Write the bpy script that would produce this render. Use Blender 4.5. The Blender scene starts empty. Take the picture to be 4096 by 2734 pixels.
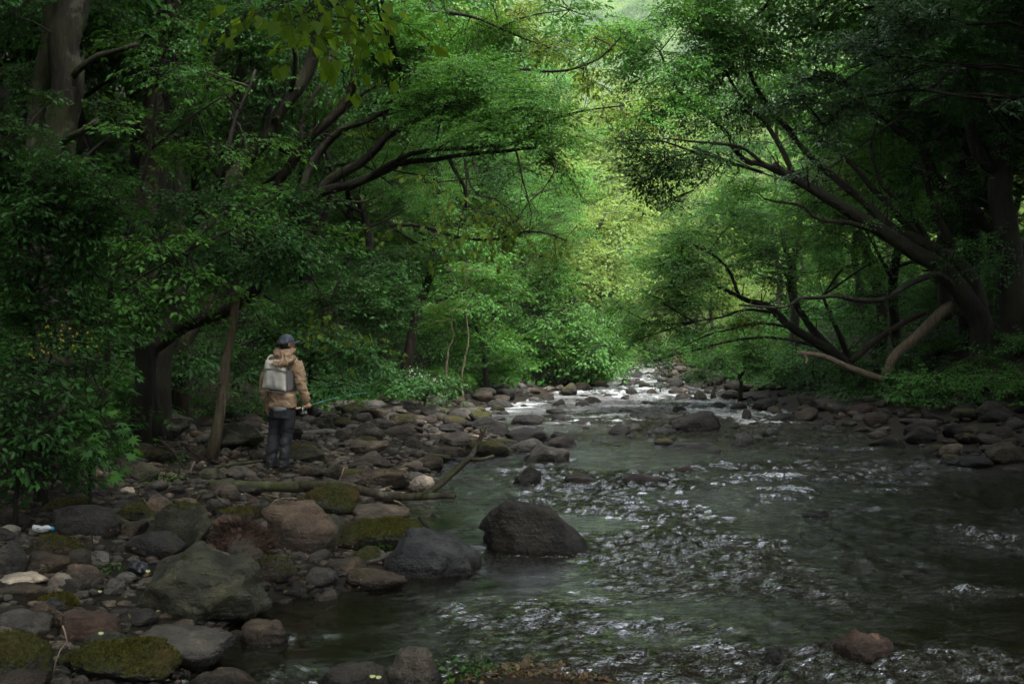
import bpy, math, random
import numpy as np
from mathutils import Vector, Matrix

# ------------------------------------------------------------------ camera, sky, sun, exposure
C = bpy.data.collections.new('stream_valley'); bpy.context.scene.collection.children.link(C)
scn = bpy.context.scene
CH = 2.0            # camera height above the near water
F = 5120.0          # focal length in photo pixels (45 mm on 36 mm)
cam_d = bpy.data.cameras.new('camera'); cam = bpy.data.objects.new('camera', cam_d)
C.objects.link(cam); scn.camera = cam
cam_d.lens = 45.0; cam_d.sensor_width = 36.0
cam.location = (0, 0, CH); cam.rotation_euler = (math.radians(90), 0, 0)
cam_d.clip_start = 0.1; cam_d.clip_end = 3000.0

SUN_EL, SUN_AZ = 60.0, 160.0     # high veiled sun behind the camera, it lights the open bend of the valley
world = bpy.data.worlds.new('World'); scn.world = world; world.use_nodes = True
wn, wl = world.node_tree.nodes, world.node_tree.links
wn.clear()
w_out = wn.new('ShaderNodeOutputWorld'); w_bg = wn.new('ShaderNodeBackground')
w_sky = wn.new('ShaderNodeTexSky'); w_sky.sky_type = 'NISHITA'; w_sky.sun_disc = False
w_sky.sun_elevation = math.radians(SUN_EL); w_sky.sun_rotation = math.radians(SUN_AZ)
w_sky.dust_density = 7.0; w_sky.air_density = 1.0
w_hs = wn.new('ShaderNodeHueSaturation'); w_hs.inputs['Saturation'].default_value = 0.35
w_bg.inputs['Strength'].default_value = 0.15
wl.new(w_sky.outputs[0], w_hs.inputs['Color']); wl.new(w_hs.outputs[0], w_bg.inputs['Color'])
wl.new(w_bg.outputs[0], w_out.inputs['Surface'])
sd = bpy.data.lights.new('sun', 'SUN'); so = bpy.data.objects.new('sun', sd); C.objects.link(so)
sd.energy = 0.55; sd.angle = math.radians(20); sd.color = (1.0, 0.95, 0.86)
sdir = Vector((math.sin(math.radians(SUN_AZ)) * math.cos(math.radians(SUN_EL)),
               math.cos(math.radians(SUN_AZ)) * math.cos(math.radians(SUN_EL)), math.sin(math.radians(SUN_EL))))
so.rotation_euler = sdir.to_track_quat('Z', 'Y').to_euler()
so.location = (0, 0, 60)
scn.view_settings.view_transform = 'Standard'; scn.view_settings.look = 'None'
scn.view_settings.gamma = 1.0; scn.view_settings.use_curve_mapping = False
scn.view_settings.exposure = 2.7
scn.render.engine = 'CYCLES'
cy = scn.cycles
cy.use_denoising = True
try: cy.denoiser = 'OPENIMAGEDENOISE'
except Exception: pass
cy.max_bounces = 8; cy.diffuse_bounces = 4; cy.glossy_bounces = 3; cy.transmission_bounces = 4
cy.transparent_max_bounces = 8; cy.volume_bounces = 0
cy.caustics_reflective = False; cy.caustics_refractive = False
cy.use_adaptive_sampling = True; cy.adaptive_threshold = 0.02
cy.sample_clamp_indirect = 4.0

def haze_box():
    me = bpy.data.meshes.new('haze'); x0, x1, y0, y1, z0, z1 = -290, 290, -70, 345, -3, 200
    me.from_pydata([(x, y, z) for x in (x0, x1) for y in (y0, y1) for z in (z0, z1)], [], [(0, 1, 3, 2), (4, 6, 7, 5), (0, 4, 5, 1), (2, 3, 7, 6), (0, 2, 6, 4), (1, 5, 7, 3)])
    o = bpy.data.objects.new('haze', me); C.objects.link(o); m = bpy.data.materials.new('haze'); m.use_nodes = True; m.node_tree.nodes.clear()
    ou = m.node_tree.nodes.new('ShaderNodeOutputMaterial'); v = m.node_tree.nodes.new('ShaderNodeVolumePrincipled')
    v.inputs['Color'].default_value = (.85, .92, .95, 1); v.inputs['Density'].default_value = HAZE; m.node_tree.links.new(v.outputs[0], ou.inputs['Volume'])
    me.materials.append(m); o['kind'] = 'stuff'; o['label'] = 'thin pale haze filling the valley'
HAZE = 0.0002

# ------------------------------------------------------------------ helpers
def rs(seed): return np.random.RandomState(seed)
PI = math.pi
def _hash(ix, iy, iz, seed):
    h = (ix * 374761393 + iy * 668265263 + iz * 2147483647 + seed * 1274126177) & 0xFFFFFFFF
    h = ((h ^ (h >> 13)) * 1274126177) & 0xFFFFFFFF
    h = ((h ^ (h >> 16)) * 2246822519) & 0xFFFFFFFF
    return ((h ^ (h >> 15)) & 0xFFFFFF) / float(0xFFFFFF)
def vn(p, seed=0):
    """value noise in 0..1, p is (N,3)"""
    p = np.asarray(p, float); i = np.floor(p).astype(np.int64); f = p - i
    f = f * f * f * (f * (f * 6 - 15) + 10)
    r = 0
    for dx in (0, 1):
        for dy in (0, 1):
            for dz in (0, 1):
                w = (f[:, 0] if dx else 1 - f[:, 0]) * (f[:, 1] if dy else 1 - f[:, 1]) * (f[:, 2] if dz else 1 - f[:, 2])
                r = r + w * _hash(i[:, 0] + dx, i[:, 1] + dy, i[:, 2] + dz, seed)
    return r
def fbm(p, seed=0, oct=4, lac=2.1, gain=0.5):
    a = 1.0; s = 0; t = 0; p = np.asarray(p, float)
    for k in range(oct):
        s = s + a * vn(p, seed + k * 17); t += a; a *= gain; p = p * lac + 13.7
    return s / t

def fast_mesh(name, verts, faces, smooth=False):
    """faces: (N,3) or (N,4) array, or a list of such arrays"""
    me = bpy.data.meshes.new(name)
    if not isinstance(faces, list): faces = [faces]
    faces = [np.asarray(f, dtype=np.int32) for f in faces if len(f)]
    verts = np.asarray(verts, dtype=np.float32)
    me.vertices.add(len(verts)); me.vertices.foreach_set('co', verts.ravel())
    nl = sum(f.size for f in faces); nf = sum(len(f) for f in faces)
    me.loops.add(nl); me.polygons.add(nf)
    me.loops.foreach_set('vertex_index', np.concatenate([f.ravel() for f in faces]))
    st = []; k = 0
    for f in faces:
        st.append(k + np.arange(len(f)) * f.shape[1]); k += f.size
    me.polygons.foreach_set('loop_start', np.concatenate(st).astype(np.int32))
    me.update(calc_edges=True)
    if smooth: me.polygons.foreach_set('use_smooth', np.ones(nf, dtype=bool))
    me.validate(clean_customdata=False)
    return me

class Buf:
    """collects triangle and quad soup, then links it as one mesh object"""
    def __init__(s): s.v = []; s.t = []; s.q = []; s.n = 0
    def add(s, v, f):
        v = np.asarray(v, float).reshape(-1, 3); f = np.asarray(f, dtype=np.int64)
        if len(f) == 0: return s
        (s.t if f.shape[1] == 3 else s.q).append(f + s.n); s.v.append(v); s.n += len(v); return s
    def addm(s, v, flist):
        v = np.asarray(v, float).reshape(-1, 3)
        for f in flist:
            f = np.asarray(f, dtype=np.int64)
            if len(f): (s.t if f.shape[1] == 3 else s.q).append(f + s.n)
        s.v.append(v); s.n += len(v); return s
    def mesh(s, name, origin=(0, 0, 0), smooth=True):
        v = np.concatenate(s.v) - np.asarray(origin, float)
        fs = []
        if s.t: fs.append(np.concatenate(s.t))
        if s.q: fs.append(np.concatenate(s.q))
        return fast_mesh(name, v, fs, smooth)

def tag(o, label=None, cat=None, group=None, kind=None):
    if label: o['label'] = label
    if cat: o['category'] = cat
    if group: o['group'] = group
    if kind: o['kind'] = kind
    return o
def link_mesh(name, me, mat, parent=None, loc=(0, 0, 0)):
    o = bpy.data.objects.new(name, me); C.objects.link(o)
    if mat is not None and len(me.materials) == 0: me.materials.append(mat)
    o.location = loc
    if parent is not None: o.parent = parent
    return o
def empty(name, loc, rz=0):
    o = bpy.data.objects.new(name, None); C.objects.link(o); o.location = loc
    o.rotation_euler = (0, 0, rz); o.empty_display_size = 0.2
    return o
def part(root, name, buf, mat, smooth=True, kind=None, label=None):
    o = link_mesh(name, buf.mesh(name, root.location, smooth), mat, root)
    if kind: o['kind'] = kind
    if label: o['label'] = label
    return o
def copy_tree(o, parent=None):
    c = o.copy(); C.objects.link(c)
    if parent is not None: c.parent = parent
    for ch in list(o.children): copy_tree(ch, c)
    return c

def catmull(pts, n):
    pts = np.asarray(pts, float)
    if len(pts) < 3:
        t = np.linspace(0, 1, n)[:, None]; return pts[0] * (1 - t) + pts[-1] * t
    P = np.vstack([2 * pts[0] - pts[1], pts, 2 * pts[-1] - pts[-2]])
    t = np.linspace(0, len(pts) - 1 - 1e-6, n); i = t.astype(int); f = (t - i)[:, None]
    a, b, c, d = P[i], P[i + 1], P[i + 2], P[i + 3]
    return 0.5 * ((2 * b) + (-a + c) * f + (2 * a - 5 * b + 4 * c - d) * f ** 2 + (-a + 3 * b - 3 * c + d) * f ** 3)
def tube(pts, radii, n=8, cap=True, lump=0.0, seed=0, up=(0, 0, 1), flat=None):
    """tube along points; radii scalar per point or (rx, ry) pairs"""
    pts = np.asarray(pts, float); m = len(pts)
    rad = np.asarray(radii, float)
    if rad.ndim == 0: rad = np.full((m, 2), float(rad))
    if rad.ndim == 1: rad = np.stack([rad, rad], 1)
    tan = np.gradient(pts, axis=0); tan /= np.linalg.norm(tan, axis=1)[:, None] + 1e-9
    ref = np.asarray(up, float)
    if abs(np.dot(ref, tan[0])) > 0.9: ref = np.array((1.0, 0, 0)) if abs(tan[0][0]) < 0.9 else np.array((0, 1.0, 0))
    u = ref - tan[0] * np.dot(ref, tan[0]); u /= np.linalg.norm(u)
    U = [u]
    for k in range(1, m):
        u = U[-1] - tan[k] * np.dot(U[-1], tan[k]); u /= np.linalg.norm(u) + 1e-9; U.append(u)
    U = np.array(U); V = np.cross(tan, U)
    a = np.linspace(0, 2 * PI, n, endpoint=False)
    ring = pts[:, None, :] + U[:, None, :] * (np.cos(a)[None, :, None] * rad[:, None, 0:1]) + V[:, None, :] * (np.sin(a)[None, :, None] * rad[:, None, 1:2])
    if lump:
        q = ring.reshape(-1, 3); sc = 0.35 / max(rad.max(), 1e-3)
        d = (fbm(q * sc * 2, seed, 3) - 0.5) * 2 * lump
        cen = np.repeat(pts, n, axis=0); ring = (cen + (q - cen) * (1 + d[:, None])).reshape(ring.shape)
    v = ring.reshape(-1, 3)
    i = np.arange(m - 1)[:, None] * n; j = np.arange(n)[None, :]; j2 = (j + 1) % n
    q = np.stack([i + j, i + j2, i + n + j2, i + n + j], -1).reshape(-1, 4)
    fl = [q]
    if cap:
        v = np.vstack([v, pts[0], pts[-1]]); c0 = m * n; c1 = c0 + 1
        jj = np.arange(n); j2 = (jj + 1) % n
        fl.append(np.vstack([np.stack([np.full(n, c0), j2, jj], 1), np.stack([np.full(n, c1), (m - 1) * n + jj, (m - 1) * n + j2], 1)]))
    return v, fl
def ico(sub):
    import bmesh
    bm = bmesh.new(); bmesh.ops.create_icosphere(bm, subdivisions=sub, radius=1.0)
    v = np.array([x.co[:] for x in bm.verts]); f = np.array([[y.index for y in x.verts] for x in bm.faces]); bm.free()
    return v, f
ICO = {k: ico(k) for k in (1, 2, 3, 4, 5)}
def ellipsoid(c, r, sub=3, rot=None):
    v, f = ICO[sub]; v = v * np.asarray(r, float)
    if rot is not None: v = v @ np.array(rot.to_matrix()).T if hasattr(rot, 'to_matrix') else v @ rot.T
    return v + np.asarray(c, float), f
def box(c, s, bev=0.0, rz=0.0):
    v = np.array([[x, y, z] for x in (-.5, .5) for y in (-.5, .5) for z in (-.5, .5)]) * np.asarray(s, float)
    f = np.array([[0, 1, 3, 2], [4, 6, 7, 5], [0, 4, 5, 1], [2, 3, 7, 6], [0, 2, 6, 4], [1, 5, 7, 3]])
    ca, sa = math.cos(rz), math.sin(rz); R = np.array([[ca, -sa, 0], [sa, ca, 0], [0, 0, 1]])
    return v @ R.T + np.asarray(c, float), f

# ------------------------------------------------------------------ the lie of the land
def smooth(e0, e1, x):
    t = np.clip((np.asarray(x, float) - e0) / (e1 - e0), 0, 1); return t * t * (3 - 2 * t)
def W(y): return 0.0133 * np.maximum(0.0, np.asarray(y, float) - 15.0)
_yl = [-30, 5, 7.5, 9.0, 9.8, 10.3, 11, 12.3, 14, 16, 18, 20, 22.5, 25, 30, 35, 40, 50, 60, 75, 100]
_xl = [-3, -2.2, -1.9, -2.0, -1.8, -1.1, -.7, -.85, -1.15, -1.4, -1.1, -.95, -.3, -.2, -.5, -.4, 1.3, 2.9, 4.6, 8.5, 22]
_yr = [-30, 15, 18, 20, 22.5, 25, 28, 30, 35, 40, 50, 60, 75, 100]
_xr = [9, 9.3, 8.2, 7.3, 7.2, 7.0, 7.0, 6.5, 6.2, 6.2, 6.1, 7.2, 11.5, 26]
_ytl = [-30, 8, 12, 16, 20, 25, 30, 40, 50, 60, 75, 100]
_xtl = [-6, -5.0, -4.7, -5.6, -6.2, -5.0, -3.4, -1.2, 1.2, 3.0, 6, 16]
_ytr = [-30, 15, 20, 25, 30, 40, 50, 60, 75, 100]
_xtr = [14, 13, 11.5, 9.8, 8.8, 8.2, 8.2, 9.6, 15, 32]
def XL(y): return np.interp(y, _yl, _xl)
def XR(y): return np.interp(y, _yr, _xr)
def T(x, y):
    x = np.asarray(x, float); y = np.asarray(y, float)
    dl = XL(y) - x; dr = x - XR(y)
    w = W(y)
    ins = np.minimum(-dl, -dr)
    z = w - 0.34 * smooth(-0.2, 1.3, ins) - 0.03
    z = np.where(dl > 0, w - 0.03 + np.minimum(0.17 * dl, 0.38 + 0.02 * dl), z)
    z = np.where(dr > 0, w - 0.03 + np.minimum(0.15 * dr, 0.50 + 0.03 * dr), z)
    tl = np.interp(y, _ytl, _xtl) - x; tr = x - np.interp(y, _ytr, _xtr)
    z = z + np.where(tl > 0, 0.75 * tl * smooth(0, 1.5, tl) * (1 / (1 + tl / 90)), 0)
    z = z + np.where(tr > 0, 0.42 * tr * smooth(0, 3, tr) * (1 / (1 + tr / 120)), 0)
    far = np.maximum(0, y - 80)
    z = z + 0.18 * far * smooth(0, 60, far) * (1 / (1 + far / 300))
    q = np.stack(np.broadcast_arrays(x * 0.35, y * 0.35, 0 * x), -1).reshape(-1, 3)
    amp = 0.12 + 0.9 * smooth(0.5, 14, np.maximum(tl, tr)) + 0.1 * smooth(60, 200, y)
    z = z + (fbm(q, 5, 4) - 0.5).reshape(z.shape) * amp * 2 * np.where(ins > 0, 0.35, 1)
    return z
def T1(x, y): return float(T(np.array([x]), np.array([y]))[0])
def P(u, v, y): return np.array(((u - 2048.0) / F * y, y, CH - (v - 1367.0) / F * y))
def G(u, v):
    """point where the line of sight through a photo pixel meets land or water"""
    ys = np.geomspace(5.0, 130.0, 1500); xs = (u - 2048.0) / F * ys; zs = CH - (v - 1367.0) / F * ys
    s = np.maximum(T(xs, ys), W(ys) - 0.02)
    k = np.argmax(s >= zs)
    if s[k] < zs[k]: k = len(ys) - 1
    return np.array((xs[k], ys[k], s[k]))
def px(p):
    return 2048 + F * p[0] / p[1], 1367 - F * (p[2] - CH) / p[1]

NUM = ['zeroth', 'first', 'second', 'third', 'fourth', 'fifth', 'sixth', 'seventh', 'eighth', 'ninth', 'tenth', 'eleventh', 'twelfth',
       'thirteenth', 'fourteenth', 'fifteenth', 'sixteenth', 'seventeenth', 'eighteenth', 'nineteenth']
TENS = {2: ('twentieth', 'twenty'), 3: ('thirtieth', 'thirty'), 4: ('fortieth', 'forty'), 5: ('fiftieth', 'fifty'), 6: ('sixtieth', 'sixty'), 7: ('seventieth', 'seventy'), 8: ('eightieth', 'eighty'), 9: ('ninetieth', 'ninety')}
def ordinal(n):
    if n == 100: return 'hundredth'
    if n > 100: return 'hundred and ' + ordinal(n - 100)
    if n < 20: return NUM[n]
    t, r = divmod(n, 10); return TENS[t][0] if r == 0 else TENS[t][1] + '-' + NUM[r]

# ------------------------------------------------------------------ materials
class NT:
    def __init__(s, name):
        s.m = bpy.data.materials.new(name); s.m.use_nodes = True
        s.t = s.m.node_tree; s.t.nodes.clear(); s.out = s.t.nodes.new('ShaderNodeOutputMaterial')
    def n(s, typ, ins=None, **kw):
        nd = s.t.nodes.new('ShaderNode' + typ)
        for k, v in kw.items(): setattr(nd, k, v)
        for k, v in (ins or {}).items():
            if isinstance(v, bpy.types.NodeSocket): s.t.links.new(v, nd.inputs[k])
            else:
                try: nd.inputs[k].default_value = v
                except Exception: nd.inputs[k].default_value = (*v, 1.0)
        return nd
    def math(s, op, a, b=None, c=None, clamp=False):
        ins = {0: a}
        if b is not None: ins[1] = b
        if c is not None: ins[2] = c
        return s.n('Math', ins, operation=op, use_clamp=clamp).outputs[0]
    def mix(s, f, a, b, blend='MIX'):
        nd = s.t.nodes.new('ShaderNodeMix'); nd.data_type = 'RGBA'; nd.blend_type = blend
        for k, v in ((0, f), (6, a), (7, b)):
            if isinstance(v, bpy.types.NodeSocket): s.t.links.new(v, nd.inputs[k])
            else: nd.inputs[k].default_value = v if k == 0 else (*v, 1.0) if len(v) == 3 else v
        return nd.outputs[2]
    def ramp(s, f, stops):
        nd = s.n('ValToRGB', {0: f}); el = nd.color_ramp.elements
        while len(el) < len(stops): el.new(0.5)
        for e, (p, c) in zip(el, stops): e.position = p; e.color = (*c, 1.0) if len(c) == 3 else c
        return nd.outputs[0]
    def rng(s, v, a, b, c=0.0, d=1.0):
        return s.n('MapRange', {0: v, 1: a, 2: b, 3: c, 4: d}, interpolation_type='SMOOTHSTEP').outputs[0]
    def noise(s, vec, scale, detail=4, rough=0.55, dist=0.0):
        return s.n('TexNoise', {'Vector': vec, 'Scale': scale, 'Detail': detail, 'Roughness': rough, 'Distortion': dist}).outputs[0]
    def done(s, sh): s.t.links.new(sh, s.out.inputs['Surface']); return s.m

def leaf_mat(name, c0, c1, c2, trans=0.4, tcol=None, gloss=0.15, rough=0.5, patch=0.5):
    t = NT(name); geo = t.n('NewGeometry'); rnd = geo.outputs['Random Per Island']
    pos = geo.outputs['Position']
    col = t.ramp(rnd, [(0.0, c0), (0.55, c1), (1.0, c2)])
    nz = t.noise(pos, 0.55, 3)
    col = t.mix(t.math('MULTIPLY', t.rng(nz, 0.35, 0.65), patch), col, [x * 1.45 for x in c1])
    pr = t.n('BsdfPrincipled', {'Base Color': col, 'Roughness': rough, 'Specular IOR Level': gloss})
    tc = t.mix(0.5, col, tcol or [min(1, x * f) for x, f in zip(c2, (2.2, 2.0, 1.0))])
    tr = t.n('BsdfTranslucent', {'Color': tc})
    mx = t.n('MixShader', {0: trans, 1: pr.outputs[0], 2: tr.outputs[0]})
    return t.done(mx.outputs[0])

def bark_mat(name, c0, c1, moss=0.3, light=None, scale=1.0):
    t = NT(name); tc = t.n('TexCoord'); geo = t.n('NewGeometry')
    mp = t.n('Mapping', {'Vector': geo.outputs['Position'], 'Scale': (9 * scale, 9 * scale, 2.2 * scale)}).outputs[0]
    n1 = t.noise(mp, 1.6, 6, 0.65, 0.6); n2 = t.noise(geo.outputs['Position'], 2.2, 4)
    col = t.mix(t.rng(n1, 0.3, 0.7), c0, c1)
    if light: col = t.mix(t.rng(t.noise(geo.outputs['Position'], 3.5, 5, 0.7), 0.52, 0.62), col, light)
    ms = t.math('MULTIPLY', t.rng(n2, 0.42, 0.62), moss)
    col = t.mix(ms, col, (0.035, 0.05, 0.012))
    bp = t.n('Bump', {'Height': n1, 'Strength': 0.9, 'Distance': 0.03})
    pr = t.n('BsdfPrincipled', {'Base Color': col, 'Roughness': 0.85, 'Specular IOR Level': 0.2, 'Normal': bp.outputs[0]})
    return t.done(pr.outputs[0])

def plain(name, col, rough=0.7, spec=0.3, var=0.25, scale=8.0, bump=0.0, bscale=40.0, metal=0.0, **kw):
    t = NT(name); geo = t.n('TexCoord').outputs['Object']
    nz = t.noise(geo, scale, 4)
    c = t.mix(t.rng(nz, 0.3, 0.7), [x * (1 - var) for x in col], [min(1, x * (1 + var)) for x in col])
    ins = {'Base Color': c, 'Roughness': rough, 'Specular IOR Level': spec, 'Metallic': metal}; ins.update(kw)
    if bump:
        ins['Normal'] = t.n('Bump', {'Height': t.noise(geo, bscale, 4), 'Strength': bump, 'Distance': 0.01}).outputs[0]
    return t.done(t.n('BsdfPrincipled', ins).outputs[0])

def rock_mat():
    t = NT('river_rock'); geo = t.n('NewGeometry'); oi = t.n('ObjectInfo'); tc = t.n('TexCoord')
    pos = geo.outputs['Position']; sp = t.n('SeparateXYZ', {0: pos}); nr = t.n('SeparateXYZ', {0: geo.outputs['Normal']})
    base = oi.outputs['Color']; moss = oi.outputs['Alpha']
    n1 = t.noise(pos, 2.6, 6, 0.6, 0.4); n2 = t.noise(pos, 28, 5, 0.65); n3 = t.noise(pos, 7, 4, 0.6)
    mp = t.n('Mapping', {'Vector': pos, 'Rotation': (0.5, 0.25, 0.4), 'Scale': (1.5, 1.5, 14)}).outputs[0]
    strata = t.noise(mp, 1.5, 5, 0.6)
    dk = t.mix(1.0, base, (0.38, 0.38, 0.40), 'MULTIPLY'); lt = t.mix(1.0, base, (1.7, 1.65, 1.55), 'MULTIPLY')
    col = t.mix(t.rng(n1, 0.3, 0.7), dk, lt)
    col = t.mix(t.math('MULTIPLY', t.rng(n2, 0.35, 0.75), 0.45), col, dk)
    col = t.mix(t.math('MULTIPLY', t.rng(strata, 0.55, 0.7), 0.35), col, lt)
    lich = t.math('MULTIPLY', t.rng(n3, 0.6, 0.66), 0.35)          # pale lichen spots
    col = t.mix(lich, col, t.mix(1.0, col, (2.6, 2.6, 2.2), 'MULTIPLY'))
    brn = t.math('MULTIPLY', t.rng(t.noise(pos, 1.3, 3), 0.5, 0.65), 0.3)
    col = t.mix(brn, col, t.mix(1.0, col, (1.25, 0.95, 0.62), 'MULTIPLY'))
    # moss on the upper faces
    a = t.math('ADD', t.math('MULTIPLY', nr.outputs[2], 0.55), t.math('MULTIPLY', n3, 0.9))
    a = t.math('ADD', a, t.math('MULTIPLY', n2, 0.25))
    a = t.math('ADD', a, t.math('MULTIPLY', t.math('SUBTRACT', t.noise(pos, 3.6, 3, 0.6, 0.5), 0.5), 0.9))
    th = t.math('SUBTRACT', 1.62, t.math('MULTIPLY', moss, 0.95))
    mk = t.rng(t.math('SUBTRACT', a, th), -0.04, 0.06)
    mk = t.math('MULTIPLY', mk, t.rng(moss, 0.0, 0.08))
    mc = t.mix(t.rng(t.noise(pos, 38, 5, 0.75), 0.35, 0.65), (0.014, 0.018, 0.004), (0.072, 0.078, 0.013))
    mc = t.mix(t.rng(n1, 0.45, 0.7), mc, (0.085, 0.062, 0.018))
    col = t.mix(mk, col, mc)
    # wet band just over the water
    lvl = t.math('MULTIPLY', t.math('MAXIMUM', t.math('SUBTRACT', sp.outputs[1], 15.0), 0.0), 0.0133)
    hh = t.math('ADD', t.math('SUBTRACT', sp.outputs[2], lvl), t.math('MULTIPLY', t.math('SUBTRACT', n3, 0.5), 0.12))
    wet = t.rng(hh, 0.05, 0.11, 1.0, 0.0)
    wetc = t.mix(1.0, col, (0.32, 0.31, 0.30), 'MULTIPLY')
    col = t.mix(wet, col, wetc)
    ro = t.math('SUBTRACT', 0.85, t.math('MULTIPLY', wet, 0.40))
    h = t.math('ADD', t.math('MULTIPLY', n2, 0.35), t.math('MULTIPLY', n3, 0.8))
    h = t.math('ADD', h, t.math('MULTIPLY', strata, 0.5))
    h = t.math('ADD', h, t.math('MULTIPLY', t.math('MULTIPLY', mk, t.noise(pos, 90, 3, 0.7)), 0.9))
    bp = t.n('Bump', {'Height': h, 'Strength': 1.0, 'Distance': 0.06})
    return t.done(t.n('BsdfPrincipled', {'Base Color': col, 'Roughness': ro, 'Specular IOR Level': 0.22, 'Normal': bp.outputs[0]}).outputs[0])

def soil_mat():
    t = NT('forest_floor'); geo = t.n('NewGeometry'); pos = geo.outputs['Position']; sp = t.n('SeparateXYZ', {0: pos})
    n1 = t.noise(pos, 1.1, 5); n2 = t.noise(pos, 14, 5, 0.7); v = t.n('TexVoronoi', {'Vector': pos, 'Scale': 13.0}).outputs['Color']
    col = t.mix(t.rng(n1, 0.35, 0.65), (0.009, 0.008, 0.006), (0.022, 0.019, 0.012))
    col = t.mix(t.math('MULTIPLY', n2, 0.4), col, (0.036, 0.028, 0.017))
    col = t.mix(0.15, col, v, 'MULTIPLY')
    lvl = t.math('MULTIPLY', t.math('MAXIMUM', t.math('SUBTRACT', sp.outputs[1], 15.0), 0.0), 0.0133)
    wet = t.rng(t.math('SUBTRACT', sp.outputs[2], lvl), -0.02, 0.06, 1.0, 0.0)
    uw = t.rng(t.math('SUBTRACT', sp.outputs[2], lvl), -0.05, 0.0, 1.0, 0.0)
    bed = t.mix(t.rng(n2, 0.3, 0.7), (0.032, 0.024, 0.010), (0.080, 0.057, 0.026))
    col = t.mix(uw, t.mix(wet, t.mix(1.0, col, (0.8, 0.8, 0.8), 'MULTIPLY'), t.mix(1.0, col, (0.5, 0.5, 0.5), 'MULTIPLY')), bed)
    far = t.rng(sp.outputs[1], 50, 66)
    col = t.mix(far, col, t.mix(t.rng(n1, 0.3, 0.7), (0.02, 0.035, 0.012), (0.05, 0.08, 0.02)))
    bp = t.n('Bump', {'Height': n2, 'Strength': 0.8, 'Distance': 0.05})
    return t.done(t.n('BsdfPrincipled', {'Base Color': col, 'Roughness': 0.9, 'Specular IOR Level': 0.2, 'Normal': bp.outputs[0]}).outputs[0])

def water_mat():
    t = NT('stream_water'); geo = t.n('NewGeometry'); pos = geo.outputs['Position']
    at = t.n('Attribute', attribute_name='rough'); fo = t.n('Attribute', attribute_name='foam_glint')
    m1 = t.n('Mapping', {'Vector': pos, 'Scale': (7.0, 15.0, 6.0)}).outputs[0]
    m2 = t.n('Mapping', {'Vector': pos, 'Rotation': (0, 0, 0.5), 'Scale': (19.0, 36.0, 10.0)}).outputs[0]
    n1 = t.noise(m1, 1.0, 4, 0.6, 0.9); n2 = t.noise(m2, 1.0, 3, 0.6, 0.5)
    r1 = t.math('ABSOLUTE', t.math('SUBTRACT', n1, 0.5))
    h = t.math('ADD', t.math('MULTIPLY', r1, 1.4), t.math('MULTIPLY', n2, 0.28))
    st = t.math('MULTIPLY', at.outputs['Fac'], 1.0)
    bp = t.n('Bump', {'Height': t.math('MULTIPLY', h, st), 'Strength': 1.0, 'Distance': 0.085})
    fr = t.n('Fresnel', {'IOR': 1.33, 'Normal': bp.outputs[0]})
    sp = t.n('SeparateXYZ', {0: pos}).outputs[1]      # ripples too fine to resolve far off act as roughness
    pt = t.rng(t.noise(t.n('Mapping', {'Vector': pos, 'Scale': (0.55, 0.30, 1.0)}).outputs[0], 1.0, 4, 0.6, 0.6), 0.36, 0.56)
    ro = t.math('ADD', 0.03, t.math('MULTIPLY', t.rng(sp, 19, 38), t.math('ADD', 0.14, t.math('MULTIPLY', pt, 0.40))))
    gl = t.n('BsdfGlossy', {'Color': (1.0, 1.0, 1.0), 'Roughness': ro, 'Normal': bp.outputs[0]})
    trn = t.n('BsdfTransparent', {'Color': (0.42, 0.38, 0.24)})
    mud = t.n('BsdfDiffuse', {'Color': (0.009, 0.009, 0.004)})
    body = t.n('MixShader', {0: 0.45, 1: trn.outputs[0], 2: mud.outputs[0]})
    s = t.n('MixShader', {0: fr.outputs[0], 1: body.outputs[0], 2: gl.outputs[0]})
    m3 = t.n('Mapping', {'Vector': pos, 'Scale': (1.1, 1.7, 1.0)}).outputs[0]
    ff = t.rng(sp, 22, 30)
    fn = t.math('ADD', t.math('MULTIPLY', t.noise(m2, 0.9, 5, 0.7), t.math('SUBTRACT', 1.0, t.math('MULTIPLY', ff, 0.7))), t.math('MULTIPLY', t.noise(m3, 1.0, 6, 0.65, 1.0), t.math('MULTIPLY', ff, 0.7)))
    fm = t.rng(t.math('ADD', fn, t.math('MULTIPLY', fo.outputs['Fac'], 0.62)), 0.86, 1.0)
    fd = t.n('BsdfDiffuse', {'Color': (0.62, 0.68, 0.70), 'Normal': bp.outputs[0]})  # white for foam, and for sky reflection painted on far water
    s2 = t.n('MixShader', {0: fm, 1: s.outputs[0], 2: fd.outputs[0]})
    return t.done(s2.outputs[0])

M = {}
M['mid'] = leaf_mat('leaf_mid_green', (0.026, 0.090, 0.017), (0.038, 0.125, 0.022), (0.066, 0.170, 0.026))
M['dark'] = leaf_mat('leaf_dark_green', (0.015, 0.056, 0.014), (0.023, 0.082, 0.018), (0.038, 0.110, 0.021), trans=0.3)
M['pale'] = leaf_mat('leaf_pale_glossy', (0.030, 0.080, 0.040), (0.045, 0.110, 0.055), (0.065, 0.14, 0.06), trans=0.3, gloss=0.5, rough=0.4)
M['yellow'] = leaf_mat('leaf_yellow_green', (0.050, 0.10, 0.012), (0.075, 0.135, 0.018), (0.11, 0.165, 0.022), trans=0.55)
M['fresh'] = leaf_mat('leaf_fresh_green', (0.028, 0.090, 0.020), (0.045, 0.130, 0.028), (0.072, 0.175, 0.036))
M['bright'] = leaf_mat('leaf_backlit', (0.07, 0.15, 0.010), (0.10, 0.20, 0.015), (0.15, 0.25, 0.025), trans=0.65)  # raised leaf colour stands in for light from behind
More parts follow.
